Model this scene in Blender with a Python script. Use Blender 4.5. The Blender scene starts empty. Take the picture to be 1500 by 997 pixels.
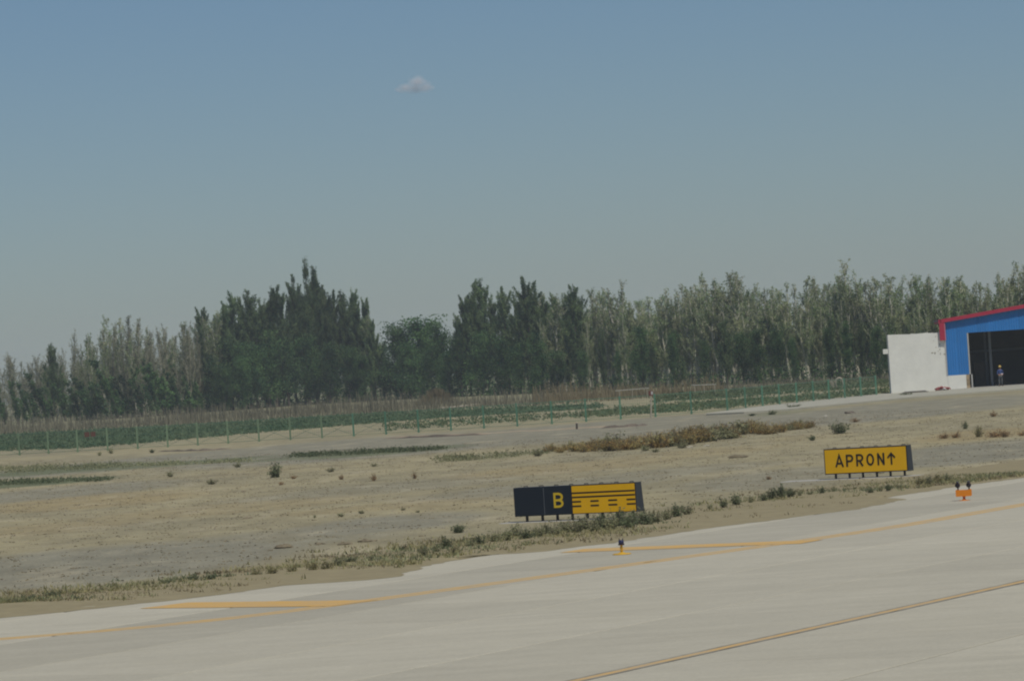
import bpy, math, random
import numpy as np
from mathutils import Matrix, Vector

S = bpy.context.scene
COL = S.collection
random.seed(7)
RNG = np.random.default_rng(11)

# ------------------------------------------------------------------ camera, sun, sky, exposure
F, H, SL, Y0 = 5600.0, 5.0, 0.065, 532.0            # focal length in px of the 1500 px frame, eye height, roll, horizon
_r = math.atan(SL); _p = math.atan((Y0 - 498.5) * math.cos(_r) / F)
FW = np.array([0, math.cos(_p), math.sin(_p)]); UP0 = np.array([0, -math.sin(_p), math.cos(_p)]); XX = np.array([1.0, 0, 0])
RT = math.cos(_r) * XX - math.sin(_r) * UP0
UP = math.sin(_r) * XX + math.cos(_r) * UP0
cd = bpy.data.cameras.new('camera'); cam = bpy.data.objects.new('camera', cd); COL.objects.link(cam)
cd.sensor_fit = 'HORIZONTAL'; cd.sensor_width = 36.0; cd.lens = F / 1500 * 36
cd.clip_start = 0.5; cd.clip_end = 40000
Mx = Matrix(((RT[0], UP[0], -FW[0], 0), (RT[1], UP[1], -FW[1], 0), (RT[2], UP[2], -FW[2], H), (0, 0, 0, 1)))
cam.matrix_world = Mx
S.camera = cam

SUN_EL, SUN_AZ = math.radians(60), math.radians(152)   # azimuth clockwise from +Y: the sun stands behind the camera, to the right
sv = Vector((math.sin(SUN_AZ) * math.cos(SUN_EL), math.cos(SUN_AZ) * math.cos(SUN_EL), math.sin(SUN_EL)))
sl = bpy.data.lights.new('sun', 'SUN'); sl.energy = 3.6; sl.angle = math.radians(0.5); sl.color = (1.0, 0.965, 0.89)
so = bpy.data.objects.new('sun', sl); COL.objects.link(so); so.rotation_euler = sv.to_track_quat('Z', 'Y').to_euler(); so.location = (0, 0, 60)
W = bpy.data.worlds.new('World'); S.world = W; W.use_nodes = True
wn = W.node_tree.nodes; wl = W.node_tree.links
sky = wn.new('ShaderNodeTexSky'); sky.sky_type = 'NISHITA'; sky.sun_disc = False
sky.sun_elevation = SUN_EL; sky.sun_rotation = SUN_AZ; sky.air_density = 1.0; sky.dust_density = 0.48; sky.ozone_density = 8.6
wl.new(sky.outputs[0], wn['Background'].inputs[0]); wn['Background'].inputs[1].default_value = 0.073
S.view_settings.view_transform = 'Standard'; S.view_settings.look = 'None'; S.view_settings.gamma = 1; S.view_settings.exposure = -0.35
S.cycles.filter_width = 2.1
S.cycles.max_bounces = 5; S.cycles.volume_bounces = 4; S.cycles.transparent_max_bounces = 8
S.cycles.use_denoising = True

# ------------------------------------------------------------------ pixel <-> place helpers
def hor(u): return Y0 - SL * (u - 750)
def gp(u, v, z=0.0):
    d = FW * F + RT * (u - 750) - UP * (v - 498.5); t = (z - H) / d[2]
    return np.array([0, 0, H]) + t * d
def at_depth(u, D):
    d = FW * F + RT * (u - 750) - UP * (hor(u) + H * F / D - 498.5); t = -H / d[2]
    P = np.array([0, 0, H]) + t * d
    return P[:2] * (D / P[1])
def to_px(P):
    q = np.asarray(P, float) - np.array([0, 0, H]); w = q @ FW
    return 750 + F * (q @ RT) / w, 498.5 - F * (q @ UP) / w
def interp(x, pts): return float(np.interp(x, [p[0] for p in pts], [p[1] for p in pts]))

# ------------------------------------------------------------------ materials
def mat(name, col, rough=0.85, var=0.0, scale=3.0, bump=0.0, bscale=40.0, objvar=0.0, metal=0.0, spec=0.25, detail=5):
    m = bpy.data.materials.new(name); m.use_nodes = True
    n = m.node_tree.nodes; l = m.node_tree.links; b = n['Principled BSDF']
    b.inputs['Roughness'].default_value = rough; b.inputs['Metallic'].default_value = metal
    b.inputs['Specular IOR Level'].default_value = spec
    rgb = n.new('ShaderNodeRGB'); rgb.outputs[0].default_value = (*col, 1); out = rgb.outputs[0]
    tc = n.new('ShaderNodeTexCoord')
    def mul(fac_out, lo, hi, src):
        mr = n.new('ShaderNodeMapRange'); mr.inputs[3].default_value = lo; mr.inputs[4].default_value = hi
        l.new(fac_out, mr.inputs[0])
        mm = n.new('ShaderNodeMix'); mm.data_type = 'RGBA'; mm.blend_type = 'MULTIPLY'; mm.inputs[0].default_value = 1
        l.new(src, mm.inputs[6]); l.new(mr.outputs[0], mm.inputs[7]); return mm.outputs[2]
    if var:
        nz = n.new('ShaderNodeTexNoise'); nz.inputs['Scale'].default_value = scale; nz.inputs['Detail'].default_value = detail
        nz.inputs['Roughness'].default_value = 0.65
        l.new(tc.outputs['Object'], nz.inputs['Vector']); out = mul(nz.outputs[0], 1 - 1.6 * var, 1 + 1.6 * var, out)
    if objvar:
        oi = n.new('ShaderNodeObjectInfo'); out = mul(oi.outputs['Random'], 1 - objvar, 1 + objvar, out)
    l.new(out, b.inputs['Base Color'])
    if bump:
        nz2 = n.new('ShaderNodeTexNoise'); nz2.inputs['Scale'].default_value = bscale; nz2.inputs['Detail'].default_value = 4
        l.new(tc.outputs['Object'], nz2.inputs['Vector'])
        bp = n.new('ShaderNodeBump'); bp.inputs['Strength'].default_value = bump; bp.inputs['Distance'].default_value = 0.02
        l.new(nz2.outputs[0], bp.inputs['Height']); l.new(bp.outputs[0], b.inputs['Normal'])
    return m

def leafmat(name, c1, c2, objvar=0.2, scale=0.8, rough=0.7):
    """two leaf colours that alternate from clump to clump of one plant"""
    m = bpy.data.materials.new(name); m.use_nodes = True
    n = m.node_tree.nodes; l = m.node_tree.links; b = n['Principled BSDF']
    b.inputs['Roughness'].default_value = rough; b.inputs['Specular IOR Level'].default_value = 0.2
    tc = n.new('ShaderNodeTexCoord'); nz = n.new('ShaderNodeTexNoise'); nz.inputs['Scale'].default_value = scale; nz.inputs['Detail'].default_value = 3
    oi = n.new('ShaderNodeObjectInfo')
    ad = n.new('ShaderNodeVectorMath'); ad.operation = 'ADD'
    l.new(tc.outputs['Object'], ad.inputs[0]); l.new(oi.outputs['Location'], ad.inputs[1]); l.new(ad.outputs[0], nz.inputs['Vector'])
    mr = n.new('ShaderNodeMapRange'); mr.inputs[1].default_value = 0.35; mr.inputs[2].default_value = 0.65; l.new(nz.outputs[0], mr.inputs[0])
    mx = n.new('ShaderNodeMix'); mx.data_type = 'RGBA'; mx.inputs[6].default_value = (*c1, 1); mx.inputs[7].default_value = (*c2, 1)
    l.new(mr.outputs[0], mx.inputs[0])
    m2 = n.new('ShaderNodeMapRange'); m2.inputs[3].default_value = 1 - objvar; m2.inputs[4].default_value = 1 + objvar; l.new(oi.outputs['Random'], m2.inputs[0])
    mm = n.new('ShaderNodeMix'); mm.data_type = 'RGBA'; mm.blend_type = 'MULTIPLY'; mm.inputs[0].default_value = 1
    l.new(mx.outputs[2], mm.inputs[6]); l.new(m2.outputs[0], mm.inputs[7]); l.new(mm.outputs[2], b.inputs['Base Color'])
    tr = n.new('ShaderNodeBsdfTranslucent'); l.new(mm.outputs[2], tr.inputs[0]); ms = n.new('ShaderNodeMixShader'); ms.inputs[0].default_value = 0.35
    l.new(b.outputs[0], ms.inputs[1]); l.new(tr.outputs[0], ms.inputs[2]); l.new(ms.outputs[0], n['Material Output'].inputs['Surface'])
    return m

def ground_mat():
    m = bpy.data.materials.new('dry_ground'); m.use_nodes = True
    n = m.node_tree.nodes; l = m.node_tree.links; b = n['Principled BSDF']
    b.inputs['Roughness'].default_value = 0.95; b.inputs['Specular IOR Level'].default_value = 0.1
    tc = n.new('ShaderNodeTexCoord')
    at = n.new('ShaderNodeAttribute'); at.attribute_name = 'cover'
    sp = n.new('ShaderNodeSeparateColor'); l.new(at.outputs['Color'], sp.inputs[0])
    mp = n.new('ShaderNodeMapping'); mp.inputs['Scale'].default_value = (1.0, 0.45, 1.0); l.new(tc.outputs['Object'], mp.inputs[0])
    def noise(s, d=5, rough=0.6):
        z = n.new('ShaderNodeTexNoise'); z.inputs['Scale'].default_value = s; z.inputs['Detail'].default_value = d; z.inputs['Roughness'].default_value = rough
        l.new(mp.outputs[0], z.inputs['Vector']); return z.outputs[0]
    def mix(f, a, c, blend='MIX'):
        x = n.new('ShaderNodeMix'); x.data_type = 'RGBA'; x.blend_type = blend
        if isinstance(f, float): x.inputs[0].default_value = f
        else: l.new(f, x.inputs[0])
        for i, s in ((6, a), (7, c)):
            if isinstance(s, tuple): x.inputs[i].default_value = (*s, 1)
            else: l.new(s, x.inputs[i])
        return x.outputs[2]
    def math_(op, a, c=0.0, d=0.0, clamp=False):
        x = n.new('ShaderNodeMath'); x.operation = op; x.use_clamp = clamp
        for i, s in enumerate((a, c, d)):
            if isinstance(s, (int, float)): x.inputs[i].default_value = s
            else: l.new(s, x.inputs[i])
        return x.outputs[0]
    def mask(ch, ns, k, off=0.0):                     # cover weight broken up by noise
        x = math_('MULTIPLY_ADD', ns, k, -0.5 * k + off)
        return math_('ADD', math_('MULTIPLY', ch, 1.35), x, clamp=True)
    n_big, n_mid, n_fine, n_spk = noise(0.09, 4), noise(0.5, 6, 0.7), noise(2.6, 6, 0.75), noise(9.0, 3, 0.8)
    br = n.new('ShaderNodeMapRange'); br.inputs[1].default_value = 0.38; br.inputs[2].default_value = 0.62; l.new(n_big, br.inputs[0])
    c = mix(br.outputs[0], (0.335, 0.288, 0.168), (0.272, 0.240, 0.148))
    mg = mask(sp.outputs[0], n_mid, 1.6, -0.12)
    c = mix(mg, c, (0.242, 0.225, 0.162))
    mr_ = mask(sp.outputs[2], n_fine, 1.4, -0.2)
    c = mix(mr_, c, (0.315, 0.250, 0.130))
    ml = math_('GREATER_THAN', n_fine, 0.60)
    c = mix(math_('MULTIPLY', ml, 0.30), c, (0.43, 0.355, 0.24))
    n_m1, n_m2 = noise(1.1, 5, 0.7), noise(0.28, 5, 0.7)
    ol = n.new('ShaderNodeMapRange'); ol.inputs[1].default_value = 0.50; ol.inputs[2].default_value = 0.68; ol.inputs[4].default_value = 0.55; l.new(n_m1, ol.inputs[0])
    c = mix(ol.outputs[0], c, (0.240, 0.212, 0.140))
    pa = n.new('ShaderNodeMapRange'); pa.inputs[1].default_value = 0.54; pa.inputs[2].default_value = 0.70; pa.inputs[4].default_value = 0.6; l.new(n_m2, pa.inputs[0])
    c = mix(pa.outputs[0], c, (0.415, 0.360, 0.240))
    mgr = mask(sp.outputs[1], n_fine, 1.8, -0.2)
    c = mix(mgr, c, (0.140, 0.155, 0.085))
    f1 = n.new('ShaderNodeMapRange'); f1.inputs[1].default_value = 0.25; f1.inputs[2].default_value = 0.75; f1.inputs[3].default_value = 0.72; f1.inputs[4].default_value = 1.28; l.new(n_spk, f1.inputs[0])
    c = mix(1.0, c, f1.outputs[0], 'MULTIPLY')
    f2 = n.new('ShaderNodeMapRange'); f2.inputs[1].default_value = 0.25; f2.inputs[2].default_value = 0.75; f2.inputs[3].default_value = 0.74; f2.inputs[4].default_value = 1.26; l.new(n_mid, f2.inputs[0])
    c = mix(1.0, c, f2.outputs[0], 'MULTIPLY')
    l.new(c, b.inputs['Base Color'])
    bp = n.new('ShaderNodeBump'); bp.inputs['Strength'].default_value = 0.5; bp.inputs['Distance'].default_value = 0.05
    l.new(n_fine, bp.inputs['Height']); l.new(bp.outputs[0], b.inputs['Normal'])
    return m

def concrete_mat():
    m = bpy.data.materials.new('taxiway_concrete'); m.use_nodes = True
    n = m.node_tree.nodes; l = m.node_tree.links; b = n['Principled BSDF']
    b.inputs['Roughness'].default_value = 0.9; b.inputs['Specular IOR Level'].default_value = 0.15
    ge = n.new('ShaderNodeNewGeometry'); oi = n.new('ShaderNodeObjectInfo')
    def noise(scale, sx, sy, d=5):
        mp = n.new('ShaderNodeMapping'); mp.inputs['Rotation'].default_value = (0, 0, -math.radians(61)); mp.inputs['Scale'].default_value = (sx, sy, 1)
        l.new(ge.outputs['Position'], mp.inputs[0])
        z = n.new('ShaderNodeTexNoise'); z.inputs['Scale'].default_value = scale; z.inputs['Detail'].default_value = d; z.inputs['Roughness'].default_value = 0.65
        l.new(mp.outputs[0], z.inputs['Vector']); return z.outputs[0]
    def mrange(s, lo, hi, a=0.3, c=0.7):
        x = n.new('ShaderNodeMapRange'); x.inputs[1].default_value = a; x.inputs[2].default_value = c; x.inputs[3].default_value = lo; x.inputs[4].default_value = hi
        l.new(s, x.inputs[0]); return x.outputs[0]
    cur = n.new('ShaderNodeRGB'); cur.outputs[0].default_value = (0.448, 0.414, 0.320, 1); out = cur.outputs[0]
    at = n.new('ShaderNodeAttribute'); at.attribute_type = 'OBJECT'; at.attribute_name = 'tone'
    for f in (mrange(noise(0.25, 0.25, 1.0), 0.95, 1.05), mrange(noise(1.6, 0.12, 1.0), 0.95, 1.05), mrange(noise(0.8, 1, 1), 0.96, 1.04), mrange(noise(14, 1, 1, 3), 0.93, 1.07),
              mrange(oi.outputs['Random'], 0.96, 1.04, 0, 1), at.outputs['Fac']):
        mm = n.new('ShaderNodeMix'); mm.data_type = 'RGBA'; mm.blend_type = 'MULTIPLY'; mm.inputs[0].default_value = 1
        l.new(out, mm.inputs[6]); l.new(f, mm.inputs[7]); out = mm.outputs[2]
    # blown sand lying in thin irregular films
    sm = mrange(noise(0.5, 0.5, 1.0, 7), 0.0, 0.4, 0.5, 0.75)
    mx = n.new('ShaderNodeMix'); mx.data_type = 'RGBA'; l.new(sm, mx.inputs[0]); l.new(out, mx.inputs[6]); mx.inputs[7].default_value = (0.43, 0.395, 0.295, 1)
    l.new(mx.outputs[2], b.inputs['Base Color'])
    return m

M = {}
M['ground'] = ground_mat()
M['concrete'] = concrete_mat()
M['joint'] = mat('joint_filler', (0.20, 0.19, 0.16), 0.95, 0.15, 2)
M['sand'] = mat('blown_sand', (0.278, 0.235, 0.138), 0.97, 0.17, 1.3, 0.4, 5, spec=0.1, detail=8)
def paint_mat(name, col, wear, wearcol=(0.37, 0.345, 0.28)):
    m = bpy.data.materials.new(name); m.use_nodes = True
    n = m.node_tree.nodes; l = m.node_tree.links; b = n['Principled BSDF']; b.inputs['Roughness'].default_value = 0.75; b.inputs['Specular IOR Level'].default_value = 0.2
    ge = n.new('ShaderNodeNewGeometry'); z = n.new('ShaderNodeTexNoise'); z.inputs['Scale'].default_value = 1.4; z.inputs['Detail'].default_value = 8; z.inputs['Roughness'].default_value = 0.7
    l.new(ge.outputs['Position'], z.inputs['Vector'])
    mr = n.new('ShaderNodeMapRange'); mr.inputs[1].default_value = 0.35; mr.inputs[2].default_value = 0.7; mr.inputs[3].default_value = wear * 0.4; mr.inputs[4].default_value = wear * 1.6; l.new(z.outputs[0], mr.inputs[0])
    mx = n.new('ShaderNodeMix'); mx.data_type = 'RGBA'; mx.inputs[6].default_value = (*col, 1); mx.inputs[7].default_value = (*wearcol, 1); l.new(mr.outputs[0], mx.inputs[0])
    l.new(mx.outputs[2], b.inputs['Base Color']); return m
M['yellow_line'] = paint_mat('worn_yellow_paint', (0.64, 0.39, 0.11), 0.42)
M['yellow_stripe'] = paint_mat('yellow_paint', (0.66, 0.38, 0.08), 0.30)
M['black_line'] = paint_mat('worn_black_paint', (0.12, 0.10, 0.07), 0.6)
M['sign_black'] = mat('sign_black', (0.010, 0.016, 0.026), 0.5, 0.12, 2.0, spec=0.35)
M['sign_end'] = mat('sign_end_black', (0.035, 0.040, 0.048), 0.5, 0.15, 2.0, spec=0.35)
M['sign_yellow'] = mat('sign_yellow', (0.78, 0.43, 0.008), 0.55, 0.05, 2.0, spec=0.2)
M['sign_ink'] = mat('sign_ink', (0.020, 0.016, 0.012), 0.6)
M['sign_letter_yellow'] = mat('letter_yellow', (0.66, 0.45, 0.025), 0.55)
M['leg'] = mat('sign_leg', (0.04, 0.036, 0.034), 0.6, 0.2, 5)
M['pad'] = mat('old_concrete', (0.40, 0.38, 0.33), 0.9, 0.15, 2, 0.3, 15)
M['kerb'] = mat('kerb_concrete', (0.38, 0.36, 0.28), 0.9, 0.15, 0.6, 0.3, 15)
M['lamp_yellow'] = mat('fixture_yellow', (0.62, 0.36, 0.03), 0.5, 0.1, 8)
M['lamp_orange'] = mat('fixture_orange', (0.70, 0.22, 0.015), 0.5, 0.08, 6)
M['lamp_blue'] = mat('blue_glass', (0.022, 0.024, 0.07), 0.15, spec=0.5)
M['lamp_dark'] = mat('lamp_black', (0.025, 0.016, 0.022), 0.35, spec=0.5)
M['lamp_red'] = mat('fixture_red', (0.45, 0.08, 0.03), 0.5)
M['white_wall'] = mat('white_plaster', (0.735, 0.72, 0.64), 0.9, 0.10, 0.8, 0.4, 6, detail=8)
M['blue'] = mat('blue_sheet', (0.026, 0.180, 0.47), 0.45, 0.10, 0.7, objvar=0.06, spec=0.3)
M['red'] = mat('red_trim', (0.38, 0.025, 0.055), 0.5, 0.08, 0.8, spec=0.3)
M['pink'] = mat('pink_trim', (0.50, 0.16, 0.18), 0.6)  # lighter pink for the strip along the corner box edge
M['greytrim'] = mat('grey_trim', (0.42, 0.41, 0.38), 0.7, 0.1, 2)
M['steel'] = mat('steel', (0.16, 0.17, 0.18), 0.6, 0.15, 1)
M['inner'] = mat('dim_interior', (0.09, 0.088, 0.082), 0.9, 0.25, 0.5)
M['brick'] = mat('tan_brick', (0.36, 0.27, 0.16), 0.9, 0.2, 6, objvar=0.25)
M['fence'] = mat('fence_green', (0.085, 0.195, 0.125), 0.6, 0.12, 1.0, objvar=0.15)
M['fence_pale'] = mat('fence_pale_green', (0.150, 0.215, 0.125), 0.65, 0.12, 1.0, objvar=0.12)
M['wire'] = mat('fence_wire', (0.10, 0.185, 0.12), 0.6, 0.1, 1.0)
M['rustplate'] = mat('red_plate', (0.13, 0.045, 0.035), 0.7, 0.2, 3)
M['palewood'] = mat('pale_wood', (0.38, 0.34, 0.26), 0.85, 0.15, 2)
M['pipe'] = mat('white_pipe', (0.40, 0.39, 0.33), 0.6, 0.1, 1)
M['darkwood'] = mat('dark_wood', (0.09, 0.075, 0.06), 0.9, 0.3, 4)
M['clod'] = mat('dark_clod', (0.200, 0.165, 0.105), 0.95, 0.3, 6, 0.5, 20, objvar=0.2)
M['stone'] = mat('pale_stone', (0.50, 0.46, 0.38), 0.95, 0.2, 4)
M['bark_pale'] = mat('pale_bark', (0.54, 0.50, 0.40), 0.9, 0.2, 1.5, objvar=0.25)
M['bark_dry'] = mat('dry_bark', (0.27, 0.25, 0.18), 0.9, 0.2, 1.5, objvar=0.3)
M['bark'] = mat('grey_bark', (0.13, 0.11, 0.085), 0.95, 0.2, 2, objvar=0.2)
M['leaf_dark'] = leafmat('leaf_dark', (0.028, 0.072, 0.028), (0.115, 0.205, 0.068), 0.28, 0.40)
M['leaf_spire'] = leafmat('leaf_spire', (0.040, 0.085, 0.036), (0.200, 0.270, 0.115), 0.32, 0.38)  # sunlit plumes and shaded spots painted in as lighter and darker clumps
M['leaf_pale'] = leafmat('leaf_pale', (0.160, 0.240, 0.095), (0.330, 0.345, 0.180), 0.28, 0.5)
M['leaf_dry'] = leafmat('leaf_dry', (0.175, 0.200, 0.110), (0.300, 0.285, 0.185), 0.2, 0.5)
M['leaf_weed'] = leafmat('leaf_weed', (0.235, 0.250, 0.125), (0.345, 0.325, 0.180), 0.25, 5)
M['leaf_weed_dark'] = leafmat('leaf_weed_dark', (0.120, 0.155, 0.080), (0.200, 0.215, 0.112), 0.25, 5)
M['leaf_straw'] = leafmat('leaf_straw', (0.370, 0.320, 0.160), (0.260, 0.250, 0.115), 0.2, 4)
M['leaf_rust'] = leafmat('leaf_rust', (0.430, 0.270, 0.095), (0.310, 0.285, 0.115), 0.30, 2.5)
M['leaf_orange'] = leafmat('leaf_orange', (0.390, 0.225, 0.095), (0.310, 0.225, 0.115), 0.2, 3)
M['leaf_crop'] = leafmat('leaf_crop', (0.092, 0.155, 0.078), (0.165, 0.212, 0.118), 0.1, 0.15)
M['leaf_field'] = leafmat('leaf_field', (0.095, 0.140, 0.060), (0.150, 0.170, 0.085), 0.1, 0.2)
M['stalk'] = leafmat('dry_stalk', (0.135, 0.125, 0.085), (0.300, 0.270, 0.180), 0.1, 0.25)
M['reed'] = leafmat('tan_reed', (0.270, 0.220, 0.125), (0.190, 0.155, 0.090), 0.1, 0.6)
M['straw'] = leafmat('dry_tuft', (0.360, 0.300, 0.180), (0.270, 0.220, 0.130), 0.1, 0.5)
M['skin'] = mat('skin', (0.36, 0.20, 0.13), 0.6)
M['shirt'] = mat('blue_shirt', (0.04, 0.07, 0.19), 0.85, 0.1, 10)
M['trousers'] = mat('grey_trousers', (0.10, 0.105, 0.105), 0.9, 0.1, 10)
M['boots'] = mat('dark_boots', (0.03, 0.028, 0.025), 0.7)
M['helmet'] = mat('yellow_helmet', (0.62, 0.43, 0.10), 0.35, spec=0.5)
M['hair'] = mat('black_hair', (0.015, 0.012, 0.01), 0.7)
M['cloth_red'] = mat('red_cloth', (0.30, 0.085, 0.08), 0.9, 0.2, 5)
M['cloth_white'] = mat('white_cloth', (0.62, 0.58, 0.55), 0.9, 0.1, 5)

# ------------------------------------------------------------------ builders
def link(name, data, parent=None):
    o = bpy.data.objects.new(name, data); COL.objects.link(o)
    if parent is not None: o.parent = parent
    return o
def tag(o, label=None, cat=None, group=None, kind=None):
    if label: o['label'] = label
    if cat: o['category'] = cat
    if group: o['group'] = group
    if kind: o['kind'] = kind
    return o
def empty(name, loc, rz=0.0, label=None, cat=None, group=None, kind=None, scale=None):
    o = link(name, None); o.location = loc; o.rotation_euler = (0, 0, rz); o.empty_display_size = 0.2
    if scale: o.scale = scale
    return tag(o, label, cat, group, kind)

def mesh_arr(name, V, Q, material, smooth=False):
    """V (n,3), Q (m,4) or (m,3) index arrays"""
    me = bpy.data.meshes.new(name); V = np.asarray(V, np.float32); Q = np.asarray(Q, np.int32); k = Q.shape[1]
    me.vertices.add(len(V)); me.vertices.foreach_set('co', V.ravel())
    me.loops.add(Q.size); me.loops.foreach_set('vertex_index', Q.ravel())
    me.polygons.add(len(Q)); me.polygons.foreach_set('loop_start', np.arange(0, Q.size, k, dtype=np.int32)); me.polygons.foreach_set('loop_total', np.full(len(Q), k, np.int32))
    if smooth: me.polygons.foreach_set('use_smooth', np.ones(len(Q), bool))
    me.materials.append(material); me.update(calc_edges=True); return me

class MB:
    def __init__(self): self.v = []; self.f = []; self.mi = []; self.mats = []; self.cur = 0; self.sm = []; self.smooth = False
    def use(self, m):
        if m not in self.mats: self.mats.append(m)
        self.cur = self.mats.index(m); return self
    def add(self, vs, fs):
        b = len(self.v); self.v += [tuple(map(float, p)) for p in vs]
        for f in fs: self.f.append(tuple(b + i for i in f)); self.mi.append(self.cur); self.sm.append(self.smooth)
        return self
    def box(self, x0, x1, y0, y1, z0, z1):
        return self.add([(x0, y0, z0), (x1, y0, z0), (x1, y1, z0), (x0, y1, z0), (x0, y0, z1), (x1, y0, z1), (x1, y1, z1), (x0, y1, z1)],
                        [(0, 3, 2, 1), (4, 5, 6, 7), (0, 1, 5, 4), (1, 2, 6, 5), (2, 3, 7, 6), (3, 0, 4, 7)])
    def bbox(self, x0, x1, y0, y1, z0, z1, c=0.02):
        """box with chamfered upper edges"""
        return self.add([(x0, y0, z0), (x1, y0, z0), (x1, y1, z0), (x0, y1, z0), (x0, y0, z1 - c), (x1, y0, z1 - c), (x1, y1, z1 - c), (x0, y1, z1 - c),
                         (x0 + c, y0 + c, z1), (x1 - c, y0 + c, z1), (x1 - c, y1 - c, z1), (x0 + c, y1 - c, z1)],
                        [(0, 3, 2, 1), (8, 9, 10, 11)] + [(a, (a + 1) % 4, (a + 1) % 4 + 4, a + 4) for a in range(4)] + [(a + 4, (a + 1) % 4 + 4, (a + 1) % 4 + 8, a + 8) for a in range(4)])
    def extrude(self, poly, axis, a, b):
        """poly: 2-D outline; axis 'x' (poly in y,z), 'y' (poly in x,z) or 'z'"""
        def P(p, t): return (t, p[0], p[1]) if axis == 'x' else (p[0], t, p[1]) if axis == 'y' else (p[0], p[1], t)
        n = len(poly)
        return self.add([P(p, a) for p in poly] + [P(p, b) for p in poly],
                        [tuple(range(n))[::-1], tuple(range(n, 2 * n))] + [(i, (i + 1) % n, (i + 1) % n + n, i + n) for i in range(n)])
    def tube(self, pts, rad, n=8, cap=True):
        pts = [Vector(p) for p in pts]; rad = [rad] * len(pts) if isinstance(rad, (int, float)) else rad; vs = []; fs = []
        for i, p in enumerate(pts):
            d = (pts[min(i + 1, len(pts) - 1)] - pts[max(i - 1, 0)]).normalized()
            a = d.cross(Vector((0.31, 0.9, 0.2)) if abs(d.y) < 0.9 else Vector((1, 0, 0))).normalized(); b = d.cross(a)
            for k in range(n): t = 2 * math.pi * k / n; vs.append(p + (a * math.cos(t) + b * math.sin(t)) * rad[i])
        for i in range(len(pts) - 1):
            for k in range(n): fs.append((i * n + k, i * n + (k + 1) % n, (i + 1) * n + (k + 1) % n, (i + 1) * n + k))
        if cap: fs += [tuple(range(n))[::-1], tuple(range((len(pts) - 1) * n, len(pts) * n))]
        return self.add(vs, fs)
    def lathe(self, prof, n=20, c=(0, 0, 0)):
        vs = []; fs = []
        for r, z in prof:
            for k in range(n): t = 2 * math.pi * k / n; vs.append((c[0] + r * math.cos(t), c[1] + r * math.sin(t), c[2] + z))
        for i in range(len(prof) - 1):
            for k in range(n): fs.append((i * n + k, i * n + (k + 1) % n, (i + 1) * n + (k + 1) % n, (i + 1) * n + k))
        fs += [tuple(range(n))[::-1], tuple(range((len(prof) - 1) * n, len(prof) * n))]
        return self.add(vs, fs)
    def ribbon(self, pts, w, closed=False, t=0.004, y=0.0, plane='xz'):
        """flat stroke with mitred joints, raised t towards -y (plane xz) or +z (plane xy)"""
        P = [np.array(p, float) for p in pts]; n = len(P); L = []; Rr = []
        for i in range(n):
            a = P[i] - P[i - 1] if (i > 0 or closed) else P[1] - P[0]
            b = P[(i + 1) % n] - P[i] if (i < n - 1 or closed) else a
            a = a / (np.linalg.norm(a) + 1e-9); b = b / (np.linalg.norm(b) + 1e-9)
            na = np.array([-a[1], a[0]]); nb = np.array([-b[1], b[0]]); mm = na + nb; mm /= np.linalg.norm(mm) + 1e-9
            k = w / 2 / max(0.35, mm @ na); L.append(P[i] + mm * k); Rr.append(P[i] - mm * k)
        def Q(p, d): return (p[0], y - d, p[1]) if plane == 'xz' else (p[0], p[1], y + d)
        vs = [Q(p, t) for p in L] + [Q(p, t) for p in Rr] + [Q(p, 0) for p in L] + [Q(p, 0) for p in Rr]; fs = []
        for i in range(n if closed else n - 1):
            j = (i + 1) % n
            fs += [(i, n + i, n + j, j), (i, j, 2 * n + j, 2 * n + i), (n + j, n + i, 3 * n + i, 3 * n + j)]
        return self.add(vs, fs)
    def mesh(self, name):
        me = bpy.data.meshes.new(name); me.from_pydata(self.v, [], self.f)
        for m in self.mats: me.materials.append(m)
        me.polygons.foreach_set('material_index', self.mi); me.polygons.foreach_set('use_smooth', self.sm); me.update(); return me
    def build(self, name, parent=None, loc=None):
        o = link(name, self.mesh(name), parent)
        if loc is not None: o.location = loc
        return o
def new(m): return MB().use(M[m])

def leaf_quads(C, size, rng, flat=0.0, aspect=0.6, up=None):
    """one small quad per centre in C, random facing"""
    n = len(C); a = rng.normal(size=(n, 3))
    if up is not None: a = a * (1 - up) + np.array([0, 0, up]) * np.sign(rng.random((n, 1)) + 1)
    a /= np.linalg.norm(a, axis=1, keepdims=True); b = np.cross(a, rng.normal(size=(n, 3))); b /= np.linalg.norm(b, axis=1, keepdims=True)
    s = (np.asarray(size) if np.ndim(size) else np.full(n, size)) * rng.uniform(0.6, 1.3, n); s = s[:, None] / 2
    V = np.stack([C - a * s, C + b * s * aspect, C + a * s, C - b * s * aspect], 1).reshape(-1, 3)
    return V, np.arange(4 * n).reshape(-1, 4)

def tubes(paths, sides=4):
    V = []; Q = []; base = 0
    for pts, rad in paths:
        pts = np.asarray(pts, float); n = len(pts); d = np.gradient(pts, axis=0); d /= np.linalg.norm(d, axis=1, keepdims=True) + 1e-9
        ref = np.array([0.9, 0.3, 0.1]); a = np.cross(d, ref); a /= np.linalg.norm(a, axis=1, keepdims=True) + 1e-9; b = np.cross(d, a)
        th = np.arange(sides) / sides * 2 * math.pi
        ring = pts[:, None] + (a[:, None] * np.cos(th)[None, :, None] + b[:, None] * np.sin(th)[None, :, None]) * np.asarray(rad)[:, None, None]
        V.append(ring.reshape(-1, 3))
        i = np.arange(n - 1)[:, None] * sides; k = np.arange(sides)[None]; k2 = (k + 1) % sides
        Q.append(np.stack([i + k, i + k2, i + sides + k2, i + sides + k], -1).reshape(-1, 4) + base); base += n * sides
    return np.concatenate(V), np.concatenate(Q)

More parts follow.
